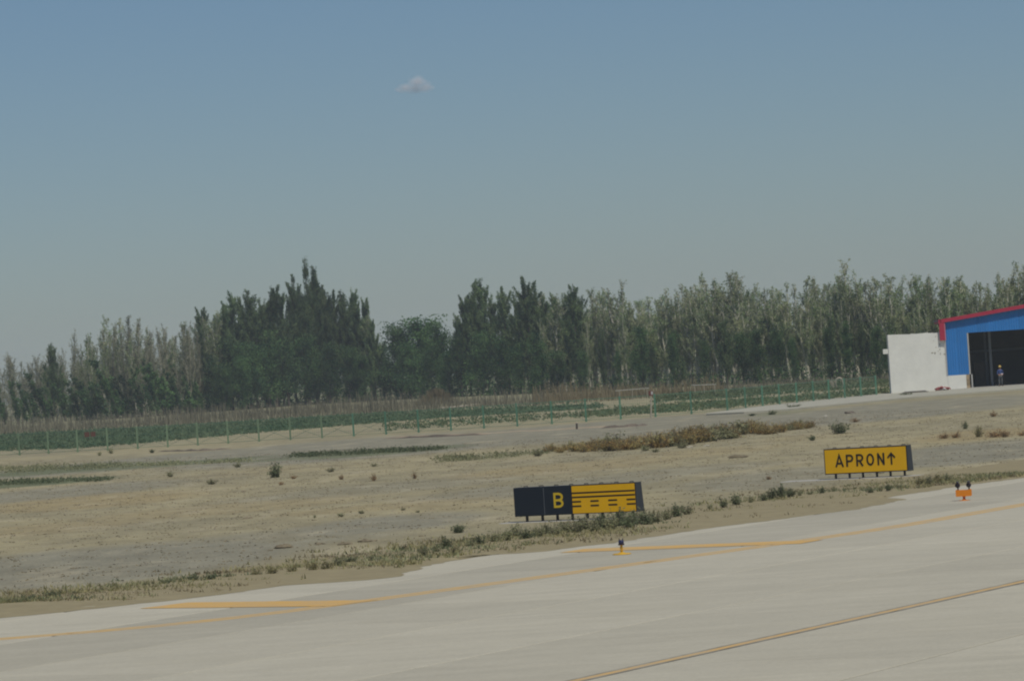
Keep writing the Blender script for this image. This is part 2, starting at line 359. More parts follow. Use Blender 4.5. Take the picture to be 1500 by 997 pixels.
# ------------------------------------------------------------------ SETTING: ground sheet
def cover(u, v):
    """what lies on the ground at a place of the photograph: gravel, green growth, rusty dry growth"""
    w = v + SL * (u - 750)                              # row with the roll taken out
    g = gr = ru = 0.0
    for (cu, cv, ru_, rv_, k) in GRAVEL:
        q = ((u - cu) / ru_) ** 2 + ((v - cv + 0.09 * (u - cu)) / rv_) ** 2; g = max(g, k * max(0, min(1, (1.5 - q) / 0.9)))
    for (cu, cv, ru_, rv_, k) in GREEN:
        q = ((u - cu) / ru_) ** 2 + ((v - cv + 0.08 * (u - cu)) / rv_) ** 2; gr = max(gr, k * max(0, min(1, (1.5 - q) / 0.9)))
    for (cu, cv, ru_, rv_, k) in RUST:
        q = ((u - cu) / ru_) ** 2 + ((v - cv + 0.08 * (u - cu)) / rv_) ** 2; ru = max(ru, k * max(0, min(1, (1.5 - q) / 0.9)))
    return g, gr, ru
GRAVEL = [(120, 830, 330, 26, 1), (330, 800, 250, 16, .6), (560, 768, 150, 12, .8), (80, 722, 190, 9, .7), (640, 650, 380, 12, 1), (960, 628, 230, 9, .9), (1290, 604, 260, 12, 1),
          (1420, 664, 160, 15, 1), (1150, 700, 150, 14, .6), (800, 715, 200, 10, .6), (280, 671, 420, 8, .95), (720, 640, 420, 9, 1), (1000, 690, 150, 7, .5), (560, 715, 260, 8, .4)]
GREEN = [(90, 688, 120, 5, .8), (60, 707, 110, 4, .9), (260, 679, 150, 3, .7), (560, 662, 130, 4, .8), (460, 668, 110, 3, .6), (720, 668, 70, 5, .45), (1140, 605, 60, 3, .4)]
RUST = [(130, 735, 170, 10, .7), (330, 745, 220, 8, .5), (60, 775, 160, 8, .5), (830, 685, 170, 8, .6), (700, 738, 120, 6, .4), (1010, 664, 140, 6, .5), (1430, 637, 90, 8, .8), (400, 690, 150, 5, .3), (1180, 640, 80, 5, .4), (560, 742, 180, 5, .5)]
xs = np.unique(np.concatenate([[-2200, -1200, -600, -250, -130, -100, -80], np.arange(-64, 80, 0.9), [90, 110, 140, 260, 600, 1200, 2200]]))
ys = np.unique(np.concatenate([[-300, -100, 0, 30, 50], np.arange(60, 160, 0.8), np.arange(160, 360, 1.4), np.arange(360, 720, 6), [760, 850, 1000, 1400, 2200]]))
GX, GY = np.meshgrid(xs, ys); nv = GX.size
V = np.stack([GX.ravel(), GY.ravel(), np.zeros(nv)], 1)
nx = len(xs); idx = np.arange(nv).reshape(GX.shape)
Q = np.stack([idx[:-1, :-1], idx[:-1, 1:], idx[1:, 1:], idx[1:, :-1]], -1).reshape(-1, 4)
gm = mesh_arr('ground', V, Q, M['ground'])
cov = np.zeros((nv, 4), np.float32); cov[:, 3] = 1
for i in range(nv):
    x, y = V[i, 0], V[i, 1]
    if y < 60: continue
    if y > 420 or abs(x) > 90: cov[i, :3] = (0.3, 0.5 if y > 470 else 0.25, 0.3); continue
    u, v = to_px((x, y, 0)); cov[i, :3] = cover(u, v)
ca = gm.color_attributes.new('cover', 'FLOAT_COLOR', 'POINT'); ca.data.foreach_set('color', cov.ravel())
tag(link('ground', gm), kind='structure')

# ------------------------------------------------------------------ SETTING: concrete taxiway, its slabs and painted lines
A61 = math.radians(61); DX = np.array([math.cos(A61), math.sin(A61)]); DN = np.array([-math.sin(A61), math.cos(A61)])
EDGE_PX = [(-160, 921), (-80, 913), (0, 905), (70, 898), (150, 890), (230, 881), (300, 873), (360, 866), (420, 857), (480, 853), (540, 849), (575, 844), (592, 838), (612, 832), (640, 826), (680, 819), (720, 812),
           (760, 810), (800, 807), (850, 800), (900, 795), (950, 787), (1000, 779), (1060, 770), (1120, 763), (1180, 755), (1260, 745), (1300, 738), (1322, 731), (1300, 728), (1340, 722), (1400, 712), (1450, 706), (1500, 700), (1580, 690)]
EDGE = [gp(u, v, 0.03)[:2] for u, v in EDGE_PX]
EDGE = [EDGE[0] - DX * 40 + DN * 4] + EDGE + [EDGE[-1] + DX * 80]
et = np.array([e @ DX for e in EDGE]); es = np.array([e @ DN for e in EDGE])
def edge_s(t):
    o = np.argsort(et); return float(np.interp(t, et[o], es[o]))
tw = new('joint').box(15, 210, -10, 46.5, -0.12, 0.012).build('taxiway'); tw.rotation_euler = (0, 0, A61); tag(tw, kind='structure')
SW, ST, S0 = 4.65, 5.0, 23.4
sb = new('concrete').bbox(0.012, ST - 0.012, 0.038, SW - 0.038, -0.10, 0.03, 0.012); slab_me = sb.mesh('concrete_slab')
nslab = 0; rest = new('concrete')                       # slabs outside the picture: one joined part
for k in range(-6, 8):
    for j in range(6, 40):
        t0, s0 = j * ST, S0 + k * SW; P = DX * (t0 + 2.5) + DN * (s0 + SW / 2)
        if s0 > max(edge_s(t0), edge_s(t0 + 5)) + 0.8: continue
        u, v = to_px((P[0], P[1], 0)) if P[1] > 20 else (0, 9999)
        if P[1] < 45 or u < -330 or u > 1830 or v > 1250 or nslab >= 292:
            rest.bbox(t0 + 0.012, t0 + ST - 0.012, s0 + 0.038, s0 + SW - 0.038, -0.10, 0.03, 0.012); continue
        o = link('concrete_slab', slab_me, tw); o.location = (t0, s0, 0)
        o['tone'] = {4: 0.88, 5: 1.03, 6: 1.04, 3: 0.98, 1: 0.97}.get(k, 1.0) * random.uniform(0.98, 1.02); nslab += 1

o = rest.build('concrete_slab', tw); o['kind'] = 'stuff'; o['tone'] = 1.0

def smooth_line(P, per=8):
    P = [np.array(p, float) for p in P]; P = [2 * P[0] - P[1]] + P + [2 * P[-1] - P[-2]]; out = []
    for i in range(1, len(P) - 2):
        for k in range(per):
            t = k / per; a, b, c, d = P[i - 1:i + 3]
            out.append(0.5 * ((2 * b) + (c - a) * t + (2 * a - 5 * b + 4 * c - d) * t * t + (3 * b - a - 3 * c + d) * t ** 3))
    out.append(P[-2]); return out
def local(p): p = np.asarray(p); return np.array([p @ DX, p @ DN])
def off(line, d):
    out = []
    for i, p in enumerate(line):
        a = line[min(i + 1, len(line) - 1)] - line[max(i - 1, 0)]; a /= np.linalg.norm(a); out.append(p + np.array([-a[1], a[0]]) * d)
    return out
edge_pts = [(-40, 77.6), (-24, 77.9), (-15, 78.2), (-10.9, 78.7), (-7.9, 79.6), (-5.7, 81.2), (-3.8, 83.4), (-0.4, 87.6), (3.2, 92.2), (7.3, 97.6)] + [tuple(DX * t + DN * 40.5) for t in (94, 100, 110, 130, 160, 200)]
el = smooth_line([local(p) for p in edge_pts])
for d in (-0.20, 0.20): tag(new('yellow_line').ribbon(off(el, d), 0.28, plane='xy', y=0.0305, t=0.004).build('edge_line', tw))
tag(new('yellow_line').ribbon([(20, 28.2), (210, 28.2)], 0.19, plane='xy', y=0.0305, t=0.004).build('center_line', tw))
for s in (28.2 - 0.14, 28.2 + 0.14): tag(new('black_line').ribbon([(20, s), (210, s)], 0.085, plane='xy', y=0.0305, t=0.004).build('center_line_border', tw))
for (a, b, w) in (((520, 883), (240, 886.5), 1.5), ((1190, 793), (838, 806.5), 1.35)):
    A, B = local(gp(*a, 0.03)[:2]), local(gp(*b, 0.03)[:2]); new('yellow_stripe').ribbon([A, B], w, plane='xy', y=0.0355, t=0.004).build('shoulder_stripe', tw)

# sand blown over the shoulder, with the low mound the weeds stand on
rows = [(0, .0345), (.25, .044), (.9, .06), (2.0, .09), (3.6, .12), (5.5, .085), (8.5, -.03)]
dense = []
for a, b in zip(EDGE[:-1], EDGE[1:]):
    n = max(1, int(np.linalg.norm(b - a) / 0.35)); dense += [a + (b - a) * k / n for k in range(n)]
dense.append(EDGE[-1]); dense = np.array(dense)
jit = np.cumsum(RNG.normal(0, 0.05, len(dense))); jit -= np.convolve(jit, np.ones(25) / 25, 'same'); jit += RNG.normal(0, 0.05, len(dense))
sm = np.array([np.convolve(np.pad(dense[:, i], 14, 'edge'), np.ones(29) / 29, 'valid') for i in (0, 1)]).T
V = []
for q, (d, z) in enumerate(rows):
    base = dense if q < 2 else sm
    p = base + DN * (d + (jit if q < 3 else 0 * jit))[:, None]
    V.append(np.concatenate([p, np.full((len(p), 1), z) + (RNG.normal(0, .012, (len(p), 1)) if 2 <= q <= 5 else 0)], 1))
m_ = len(dense); V = np.concatenate(V); ii = np.arange(m_ - 1)
Q = np.concatenate([np.stack([r * m_ + ii, r * m_ + ii + 1, (r + 1) * m_ + ii + 1, (r + 1) * m_ + ii], 1) for r in range(len(rows) - 1)])
tag(link('sand_verge', mesh_arr('sand_verge', V, Q, M['sand'], True)), kind='structure')

# kerb and pavement that lead to the shed
up = [(1035, 607.2), (1090, 600), (1150, 592.8), (1225, 585), (1300, 577.5), (1420, 569.5), (1500, 562), (1700, 548)]
lo = [(1035, 608.2), (1090, 605.5), (1150, 601.5), (1200, 596.5), (1290, 588), (1340, 583), (1430, 576), (1500, 571), (1700, 556)]
poly = [tuple(gp(u, v)[:2]) for u, v in lo] + [tuple(gp(u, v)[:2]) for u, v in up[::-1]]
tag(new('kerb').extrude(poly, 'z', -0.1, 0.13).build('pavement'), kind='structure')
# low spoil ridge beside the gravel track
def ridge(name, px, hgt, wid, material):
    L = smooth_line([gp(u, v)[:2] for u, v in px], 6); vs = []; fs = []; n = len(L)
    for i, p in enumerate(L):
        f = math.sin(math.pi * i / (n - 1)) ** 0.5; h = hgt * f * random.uniform(.5, 1.2); w = wid * random.uniform(.7, 1.2)
        vs += [(p[0], p[1] - w, -.03), (p[0], p[1] - w * .3, h), (p[0], p[1] + w * .4, h * .8), (p[0], p[1] + w, -.03)]
    for i in range(n - 1):
        for k in range(3): fs.append((i * 4 + k, i * 4 + 4 + k, i * 4 + 5 + k, i * 4 + 1 + k))
    return tag(new(material).add(vs, fs).build(name), kind='structure')
M['ridge'] = mat('spoil', (0.33, 0.265, 0.18), 0.95, 0.3, 0.6, 0.5, 3)
M['ridge_dark'] = mat('dark_spoil', (0.16, 0.13, 0.10), 0.95, 0.3, 1.5, 0.5, 3)  # darker brown earth tone
ridge('earth_ridge', [(560, 641), (620, 638.5), (700, 636), (740, 632)], .10, .8, 'ridge')
ridge('earth_ridge', [(560, 642.5), (640, 639.5), (720, 636)], .16, .3, 'ridge_dark')
ridge('earth_ridge', [(770, 632), (850, 627), (940, 623)], .10, .9, 'ridge')
ridge('earth_ridge', [(880, 627), (920, 625), (950, 622.5)], .20, .35, 'ridge_dark')
ridge('earth_ridge', [(230, 661), (290, 660), (340, 657)], .14, .4, 'ridge_dark')
ridge('earth_ridge', [(700, 636), (760, 631.5), (830, 629)], .08, .6, 'ridge')

# ------------------------------------------------------------------ HANGAR and white annex
P0 = gp(1390, 572.5); HR = math.radians(-4.4)
hg = empty('hangar', (P0[0], P0[1], 0.0), HR, 'blue metal shed with red roof edge and tall open doorway behind the yellow sign', 'shed')
HW, HD, OX0, OX1, OZ, EZ, PK = 20.0, 14.0, 1.92, 18.0, 5.08, 6.30, 1.12
def roof_z(x): return EZ + PK * (1 - abs(x - HW / 2) / (HW / 2))
def sheet(x0, x1, z0, zf):
    """a ribbed steel sheet standing 45 mm proud of the frame"""
    mb = new('blue'); xs_ = []; x = x0
    pitch = 0.21
    while x < x1 - 1e-6:
        for dx, y in ((0, -.045), (.10, -.045), (.125, -.075), (.185, -.075)):
            if x + dx <= x1: xs_.append((x + dx, y))
        x += pitch
    xs_.append((x1, -.045)); vs = []; fs = []
    for x, y in xs_: vs += [(x, y, z0), (x, y, zf(x))]
    n = len(xs_)
    vs += [(x0, -.012, z0), (x0, -.012, zf(x0)), (x1, -.012, z0), (x1, -.012, zf(x1))]
    for i in range(n - 1): fs.append((2 * i, 2 * i + 2, 2 * i + 3, 2 * i + 1))
    fs += [(2 * n, 0, 1, 2 * n + 1), (2 * n - 2, 2 * n + 2, 2 * n + 3, 2 * n - 1)]
    mb.add(vs, fs); return mb
for x0, x1 in ((0.02, 0.96), (0.965, 1.905)): sheet(x0, x1, 1.38, roof_z).build('cladding_sheet', hg)
x = OX0 - .01
while x < OX1 - .1:
    x1 = min(x + .93, OX1); sheet(x, x1 - .006, OZ, roof_z).build('cladding_sheet', hg); x = x1
for x0, x1 in ((18.01, 18.99), (19.0, 19.98)): sheet(x0, x1, 1.38, roof_z).build('cladding_sheet', hg)
# shell
new('white_wall').box(-.02, OX0 - .30, -.09, .18, -.05, 1.372).build('base_wall', hg)
new('white_wall').box(OX1 + .3, HW, -.09, .18, -.05, 1.372).build('base_wall', hg)
for k in range(6):
    for j in range(1):
        new('brick').bbox(OX0 - .295, OX0 - .01 + .02 * (k % 2), -.12 + .015 * (k % 2), .16, -.02 + k * .232, .205 + k * .232, .015).build('brick', hg)
new('greytrim').box(OX0 + .0, OX0 + .12, -.06, .16, 1.38, OZ - .01).build('door_jamb', hg)
new('greytrim').box(OX0 + .14, OX0 + .26, -.05, .16, -.02, 1.37).build('door_jamb', hg)
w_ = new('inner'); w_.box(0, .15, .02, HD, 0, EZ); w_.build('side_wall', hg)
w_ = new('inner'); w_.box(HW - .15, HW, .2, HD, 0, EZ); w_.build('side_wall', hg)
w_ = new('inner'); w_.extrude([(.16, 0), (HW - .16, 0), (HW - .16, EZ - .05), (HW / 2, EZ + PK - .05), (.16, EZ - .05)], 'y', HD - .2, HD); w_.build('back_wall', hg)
new('pad').box(.16, HW - .16, -1.2, HD - .21, -.05, .16).build('floor_slab', hg)
ov = .34
for s in (0, 1):
    xa, xb = (-.54, HW / 2) if s == 0 else (HW / 2, HW + .60)
    za = roof_z(0) - .60 * PK / (HW / 2) if s == 0 else EZ + PK; zb = EZ + PK if s == 0 else roof_z(HW) - .60 * PK / (HW / 2)
    new('steel').extrude([(xa, za + .02), (xb, zb + .02), (xb, zb + .12), (xa, za + .12)], 'y', -ov + .03, HD + .3).build('roof', hg)
    f = new('red').extrude([(xa, za - .15), (xb, zb - .15), (xb, zb + .18), (xa, za + .18)], 'y', -ov - .06, -ov + .025); f.build('roof_edge', hg)
e_ = new('red').box(-.42, -.30, -ov - .06, HD + .3, 6.05, 6.44); e_.build('gutter', hg)
e_ = new('red').box(-.50, -.02, -ov - .05, -ov + .28, 4.55, 6.10); e_.use(M['pink']).box(-.06, .03, -ov - .07, -ov - .052, 4.55, 6.03); e_.build('corner_box', hg)
new('greytrim').box(-.12, -.001, -.13, -.095, 1.38, 4.54).build('corner_trim', hg)
for i, (x, y) in enumerate(((4.05, 3.2), (9.8, 3.2), (3.9, 9.0), (9.8, 9.0))):
    c = new('steel'); c.box(x - .11, x + .11, y - .11, y - .09, .16, 6.3); c.box(x - .11, x + .11, y + .09, y + .11, .16, 6.3); c.box(x - .012, x + .012, y - .089, y + .089, .16, 6.3)
    c.box(x - .2, x + .2, y - .2, y + .2, .161, .18); c.build('column', hg)
for y in (3.2, 9.0):
    for s in (0, 1):
        xa, xb = (.2, HW / 2) if s == 0 else (HW / 2 + .01, HW - .2); za, zb = (EZ - .3, EZ + PK - .25) if s == 0 else (EZ + PK - .25, EZ - .3)
        new('steel').extrude([(xa, za - .2), (xb, zb - .2), (xb, zb + .1), (xa, za + .1)], 'y', y - .06, y + .06).build('rafter', hg)
new('steel').box(.2, HW - .2, HD - .42, HD - .22, 3.2, 3.42).build('wall_beam', hg)
new('steel').box(.2, HW - .2, HD - .36, HD - .23, 5.1, 5.25).build('wall_beam', hg)

Ux = new('darkwood'); Ux.box(-.45, .45, -.3, .3, .05, 2.2); Ux.box(-.43, -.01, -.325, -.301, .1, 2.15); Ux.box(.01, .43, -.325, -.301, .1, 2.15); Ux.box(-.45, .45, -.29, .29, 0, .049)
cb = Ux.build('cabinet'); cb.matrix_world = Matrix.Translation((P0[0], P0[1], 0)) @ Matrix.Rotation(HR, 4, 'Z') @ Matrix.Translation((3.1, 6.5, .16))
tag(cb, 'tall dark cabinet standing in the shade inside the shed doorway', 'cabinet')

ax = empty('annex', (P0[0], P0[1], 0), HR, 'plain white plastered block building adjoining the blue shed', 'building')
top = [(-5.12, 0), (-.03, 0), (-.03, 5.30), (-.6, 5.33), (-.65, 5.26), (-1.5, 5.24), (-1.55, 5.33), (-2.6, 5.29), (-3.0, 5.33), (-3.1, 5.28), (-4.2, 5.34), (-5.12, 5.36)]
new('white_wall').extrude([(x, z - .05 if z == 0 else z) for x, z in top], 'y', -.10, .14).build('front_wall', ax)
new('white_wall').box(-5.12, -4.92, .145, 5.6, -.05, 5.34).build('side_wall', ax)
new('white_wall').box(-4.91, -.05, 5.4, 5.6, -.05, 5.3).build('back_wall', ax)
new('pad').box(-4.915, -.04, .145, 5.395, 4.85, 5.02).build('roof_slab', ax)
new('white_wall').box(-5.62, -5.125, -.02, .30, 3.67, 4.10).build('beam_end', ax)
# small dark brown patches, thin plates on the upper right of the front wall
random.seed(3)
for _ in range(13):
    x, z = -random.uniform(.15, 1.9) + .0, random.uniform(3.2, 5.05); x = max(x, -1.0 - .3 * random.random()); a = random.uniform(.03, .085)
    pts = [(x + a * random.uniform(.6, 1.5) * math.cos(t), z + a * .7 * random.uniform(.6, 1.3) * math.sin(t)) for t in [k * math.pi / 3.5 for k in range(7)]]
    new('clod').extrude(pts, 'y', -.108, -.095).build('brown_patch', ax)

def in_shed(x, y): c, s = math.cos(HR), math.sin(HR); return (P0[0] + c * x - s * y, P0[1] + s * x + c * y)

# ------------------------------------------------------------------ PERSON at the shed doorway
def skin_mesh(name, nodes, edges, material, sub=2):
    me = bpy.data.meshes.new(name); me.from_pydata([n[0] for n in nodes], edges, [])
    o = bpy.data.objects.new(name, me); COL.objects.link(o)
    md = o.modifiers.new('s', 'SKIN'); md.use_smooth_shade = True
    for i, n in enumerate(nodes):
        r = n[1]; me.skin_vertices[0].data[i].radius = r if isinstance(r, tuple) else (r, r)
    me.skin_vertices[0].data[0].use_root = True
    ss = o.modifiers.new('d', 'SUBSURF'); ss.levels = sub; ss.render_levels = sub
    dg = bpy.context.evaluated_depsgraph_get(); m2 = bpy.data.meshes.new_from_object(o.evaluated_get(dg)); m2.materials.clear(); m2.materials.append(material); m2.name = name
    bpy.data.objects.remove(o); bpy.data.meshes.remove(me); return m2
px_, py_ = in_shed(4.62, -.35)
man = empty('person', (px_, py_, .16), math.radians(20), 'worker in yellow hard hat and blue shirt standing in the shed doorway', 'person')
n = [((0, 0, .92), (.15, .11)), ((0, 0, 1.10), (.14, .10)), ((0, 0, 1.30), (.17, .11)), ((0, 0, 1.44), (.10, .08)), ((0, -.01, 1.51), .055), ((0, -.015, 1.58), (.07, .085)), ((0, -.02, 1.66), (.078, .095)), ((0, -.015, 1.72), (.06, .075)),
     ((.10, 0, .86), .09), ((.12, -.01, .48), .062), ((.13, .02, .10), .042), ((.135, -.10, .04), .038), ((-.10, 0, .86), .09), ((-.13, -.03, .48), .062), ((-.15, 0, .10), .042), ((-.16, -.12, .04), .038),
     ((.20, 0, 1.38), .06), ((.27, .01, 1.12), .043), ((.16, -.20, 1.02), .033), ((.10, -.26, 1.03), .030),
     ((-.20, 0, 1.38), .06), ((-.27, .01, 1.12), .043), ((-.18, -.18, .98), .033), ((-.11, -.25, .98), .030)]
e = [(0, 1), (1, 2), (2, 3), (3, 4), (4, 5), (5, 6), (6, 7), (0, 8), (8, 9), (9, 10), (10, 11), (0, 12), (12, 13), (13, 14), (14, 15), (3, 16), (16, 17), (17, 18), (18, 19), (3, 20), (20, 21), (21, 22), (22, 23)]
for sx, hb in ((1, 19), (-1, 23)):                      # four fingers and a thumb on each hand
    hx, hy, hz = n[hb][0]
    for k in range(4):
        i = len(n); n.append(((hx - sx * .045, hy - .02, hz + .03 - k * .02), .010)); n.append(((hx - sx * (.085 - .008 * abs(k - 1)), hy - .012, hz + .026 - k * .02), .008)); e += [(hb, i), (i, i + 1)]
    i = len(n); n.append(((hx - sx * .01, hy - .03, hz + .055), .011)); n.append(((hx - sx * .04, hy - .045, hz + .07), .009)); e += [(hb, i), (i, i + 1)]
link('body', skin_mesh('body', n, e, M['skin']), man)
tr = [((0, 0, .93), (.165, .125)), ((0, 0, 1.02), (.155, .115)), ((.10, 0, .84), .108), ((.12, -.01, .48), .082), ((.13, .02, .12), .068), ((-.10, 0, .84), .108), ((-.13, -.03, .48), .082), ((-.15, 0, .12), .068)]
link('trousers', skin_mesh('trousers', tr, [(0, 1), (0, 2), (2, 3), (3, 4), (0, 5), (5, 6), (6, 7)], M['trousers']), man)
sh = [((0, 0, 1.0), (.165, .125)), ((0, 0, 1.15), (.16, .12)), ((0, 0, 1.32), (.185, .13)), ((0, 0, 1.45), (.10, .085)), ((.20, 0, 1.39), .075), ((.275, .01, 1.12), .058), ((.22, -.11, 1.06), .05), ((-.20, 0, 1.39), .075), ((-.275, .01, 1.12), .058), ((-.23, -.10, 1.04), .05)]
link('shirt', skin_mesh('shirt', sh, [(0, 1), (1, 2), (2, 3), (3, 4), (4, 5), (5, 6), (3, 7), (7, 8), (8, 9)], M['shirt']), man)
for sx in (1, -1):
    b_ = new('boots'); b_.smooth = True; x_ = .132 if sx > 0 else -.155
    b_.tube([(x_, .07, .05), (x_, 0, .055), (x_, -.09, .045), (x_, -.17, .03)], [.045, .055, .05, .03], 10); b_.tube([(x_, .015, .05), (x_, .015, .17)], [.056, .06], 10); b_.build('boot', man)
hm = new('helmet'); hm.smooth = True; hm.lathe([(.145, 0), (.142, .014), (.118, .018), (.116, .05), (.10, .10), (.06, .135), (.012, .147)], 20, (0, -.02, 1.70)); hm.box(-.012, .012, -.125, .085, 1.80, 1.835); hm.tube([(0, -.13, 1.707), (0, -.19, 1.697)], [.07, .03], 10); hm.build('helmet', man)
fc = new('skin'); fc.smooth = True; fc.tube([(0, -.105, 1.655), (0, -.135, 1.625), (0, -.105, 1.612)], [.010, .018, .012], 8).build('nose', man)
for sx in (1, -1):
    fc = new('skin'); fc.smooth = True; fc.tube([(sx * .078, -.02, 1.675), (sx * .092, -.01, 1.645), (sx * .078, -.015, 1.61)], [.012, .02, .01], 8).build('ear', man)
    new('hair').tube([(sx * .02, -.108, 1.662), (sx * .045, -.10, 1.662)], .008, 6).build('eye', man)
new('lamp_red').tube([(-.028, -.104, 1.585), (.028, -.104, 1.585)], .007, 6).build('mouth', man)
hr_ = new('hair'); hr_.smooth = True; hr_.lathe([(.098, 0), (.10, .05), (.09, .09)], 16, (0, .005, 1.62)); hr_ = hr_.build('hair', man); hr_.scale = (.86, .95, 1); hr_.location = (0, .02, 0)
Bg = new('cloth_white'); Bg.smooth = True
Bg.lathe([(.02, -.10), (.08, -.08), (.10, 0), (.085, .07), (.03, .10)], 12); Bg.use(M['cloth_red']).lathe([(.101, -.03), (.103, 0), (.101, .03)], 12)
bo = Bg.build('bundle'); bo.matrix_world = Matrix.Translation((px_, py_, .16)) @ Matrix.Rotation(math.radians(20), 4, 'Z') @ Matrix.Translation((0, -.31, 1.02))
tag(bo, 'small white and red bundle held at the waist by the worker', 'bundle')

# ------------------------------------------------------------------ things on the ground by the white wall
def heap(name, mats_, u, v, w, h, label, cat, n=14, seed=1):
    r = random.Random(seed); P = gp(u, v); t = empty(name, (P[0], P[1], 0.10), 0, label, cat)
    for i, mname in enumerate(mats_):
        mb = new(mname); mb.smooth = True
        for _ in range(n // len(mats_)):
            x = r.uniform(-w / 2, w / 2); z = r.uniform(.02, h * (1 - abs(x) / w)); a = r.uniform(-.5, .5); L = r.uniform(.12, .28) * w
            mb.tube([(x - L * math.cos(a), r.uniform(-.2, .2), max(.03, z - .05)), (x, r.uniform(-.25, .1), z + .06), (x + L * math.cos(a), r.uniform(-.2, .2), max(.02, z - .03))], [.05, .09, .04], 7)
        mb.build('cloth_fold', t)
    return t
heap('cloth_heap', ['cloth_red', 'cloth_white', 'cloth_red'], 1381, 573.5, 1.3, .32, 'heap of red and white cloth at the foot of the white wall', 'cloth heap', 16, 4)
P = gp(1340, 577); b_ = new('darkwood')
for k in range(3): b_.bbox(-1.3 + .2 * k, 1.2 - .1 * k, -.3 + .16 * k, -.16 + .16 * k, .03 + .05 * k, .075 + .05 * k, .01)
o = b_.build('plank_stack'); o.location = (P[0], P[1], .1); o.rotation_euler = (0, 0, .1); tag(o, 'dark planks lying along the base of the white wall', 'planks')
for (u, v, w, lab, m) in ((1080, 670, .75, 'dark brown clods of earth left of the yellow sign, the larger of two', 'clod'), (1089, 668.5, .4, 'small dark clod just right of the larger clods left of the yellow sign', 'clod'),
                        (1419, 696, .38, 'dark stone with pale top on bare ground above the orange light', 'clod'), (1245, 605, .8, 'flat tan stone on the gravel near the pavement', 'ridge_dark'),
                        (1209, 609, .28, 'small pale stone on gravel behind the rusty bushes', 'stone'), (1010, 655, .34, 'pale stone in front of the rusty bushes left end', 'stone'), (1035, 653, .40, 'pale stone at the middle foot of the rusty bushes', 'stone'),
                        (357, 720, .32, 'small dark clod on the bare tan ground, upper left', 'clod'), (362, 759, .36, 'dark clod on brown ground below the upper left clod', 'clod'),
                        (415, 802, .62, 'dark flat clod on grey gravel left of the middle verge', 'clod'), (468, 797, .34, 'dark clod right of the flat clod on grey gravel', 'clod'), (396, 806, .2, 'tiny clod left of the flat clod on grey gravel', 'clod'),
                        (506, 797, .45, 'brown clod of earth on gravel above the straw tufts', 'clod'), (537, 793, .5, 'rightmost brown clod in the row above straw tufts', 'clod'), (933, 626, .16, 'dark pebble beside the earth ridge', 'clod')):
    P = gp(u, v); mb = new(m); r = random.Random(int(u)); nn = 9; vs = []
    prof = [(1, 0), (1.05, .25), (.75, .55), (.3, .72)]
    for rr, z in prof:
        for k in range(nn): t = 2 * math.pi * k / nn; q = rr * w / 2 * r.uniform(.6, 1.3); vs.append((q * math.cos(t), q * .7 * math.sin(t), z * w * .20 * r.uniform(.6, 1.5) if z else -.02))
    fs = [(i * nn + k, i * nn + (k + 1) % nn, (i + 1) * nn + (k + 1) % nn, (i + 1) * nn + k) for i in range(3) for k in range(nn)] + [tuple(range(3 * nn, 4 * nn))]
    mb.add(vs, fs); o = mb.build('stone' if m == 'stone' else 'earth_clod' if m == 'clod' else 'flat_stone'); o.location = (P[0], P[1], 0); tag(o, lab, 'stone' if m != 'clod' else 'clod')

# ------------------------------------------------------------------ SIGNS
def arc(cx, cz, rx, rz, a0, a1, n=7): return [(cx + rx * math.cos(math.radians(a0 + (a1 - a0) * k / (n - 1))), cz + rz * math.sin(math.radians(a0 + (a1 - a0) * k / (n - 1)))) for k in range(n)]
def glyph(ch, w, h, s):
    """strokes of a letter w x h metres, stroke width s; centre lines inside the box"""
    a, b, c, d = s / 2, w - s / 2, s / 2, h - s / 2; m = (c + d) / 2
    if ch == 'A': return [[(a, 0), (w / 2, h - .3 * s), (b, 0)], [(w * .23, h * .30), (w * .77, h * .30)]]
    if ch in 'PR':
        mz = c + (d - c) * .44; bowl = [(a, d), (w * .55, d)] + arc(w * .55, (d + mz) / 2, b - w * .55, (d - mz) / 2, 90, -90)[1:] + [(a, mz)]
        return [[(a, 0), (a, h)], bowl] + ([[(w * .42, mz), (b, 0)]] if ch == 'R' else [])
    if ch == 'O': return ['closed', arc(w / 2, h / 2, (b - a) / 2, (d - c) / 2, 0, 337.5, 16)]
    if ch == 'N': return [[(a, 0), (a, h)], [(a, h - s * .4), (b, s * .4)], [(b, 0), (b, h)]]
    if ch == 'B':
        up_ = [(a, d), (w * .5, d)] + arc(w * .5, (d + m) / 2, b - w * .52, (d - m) / 2, 90, -90)[1:] + [(a, m)]
        lo_ = [(a, m), (w * .52, m)] + arc(w * .52, (c + m) / 2, b - w * .52, (m - c) / 2, 90, -90)[1:] + [(a, c)]
        return [[(a, 0), (a, h)], up_, lo_]
    if ch == '^': return [[(w / 2, 0), (w / 2, h * .93)], [(s * .2, h * .56), (w / 2, h - .5 * s), (w - s * .2, h * .56)]]
def draw(ch, x, z, w, h, s, m, parent, y=-.016, name='letter'):
    mb = new(m); st = glyph(ch, w, h, s); closed = st[0] == 'closed'
    for i, line in enumerate(st[1:] if closed else st): mb.ribbon([(x + p[0], z + p[1]) for p in line], s, closed, .003 + .0012 * i, y)
    return mb.build(name, parent)
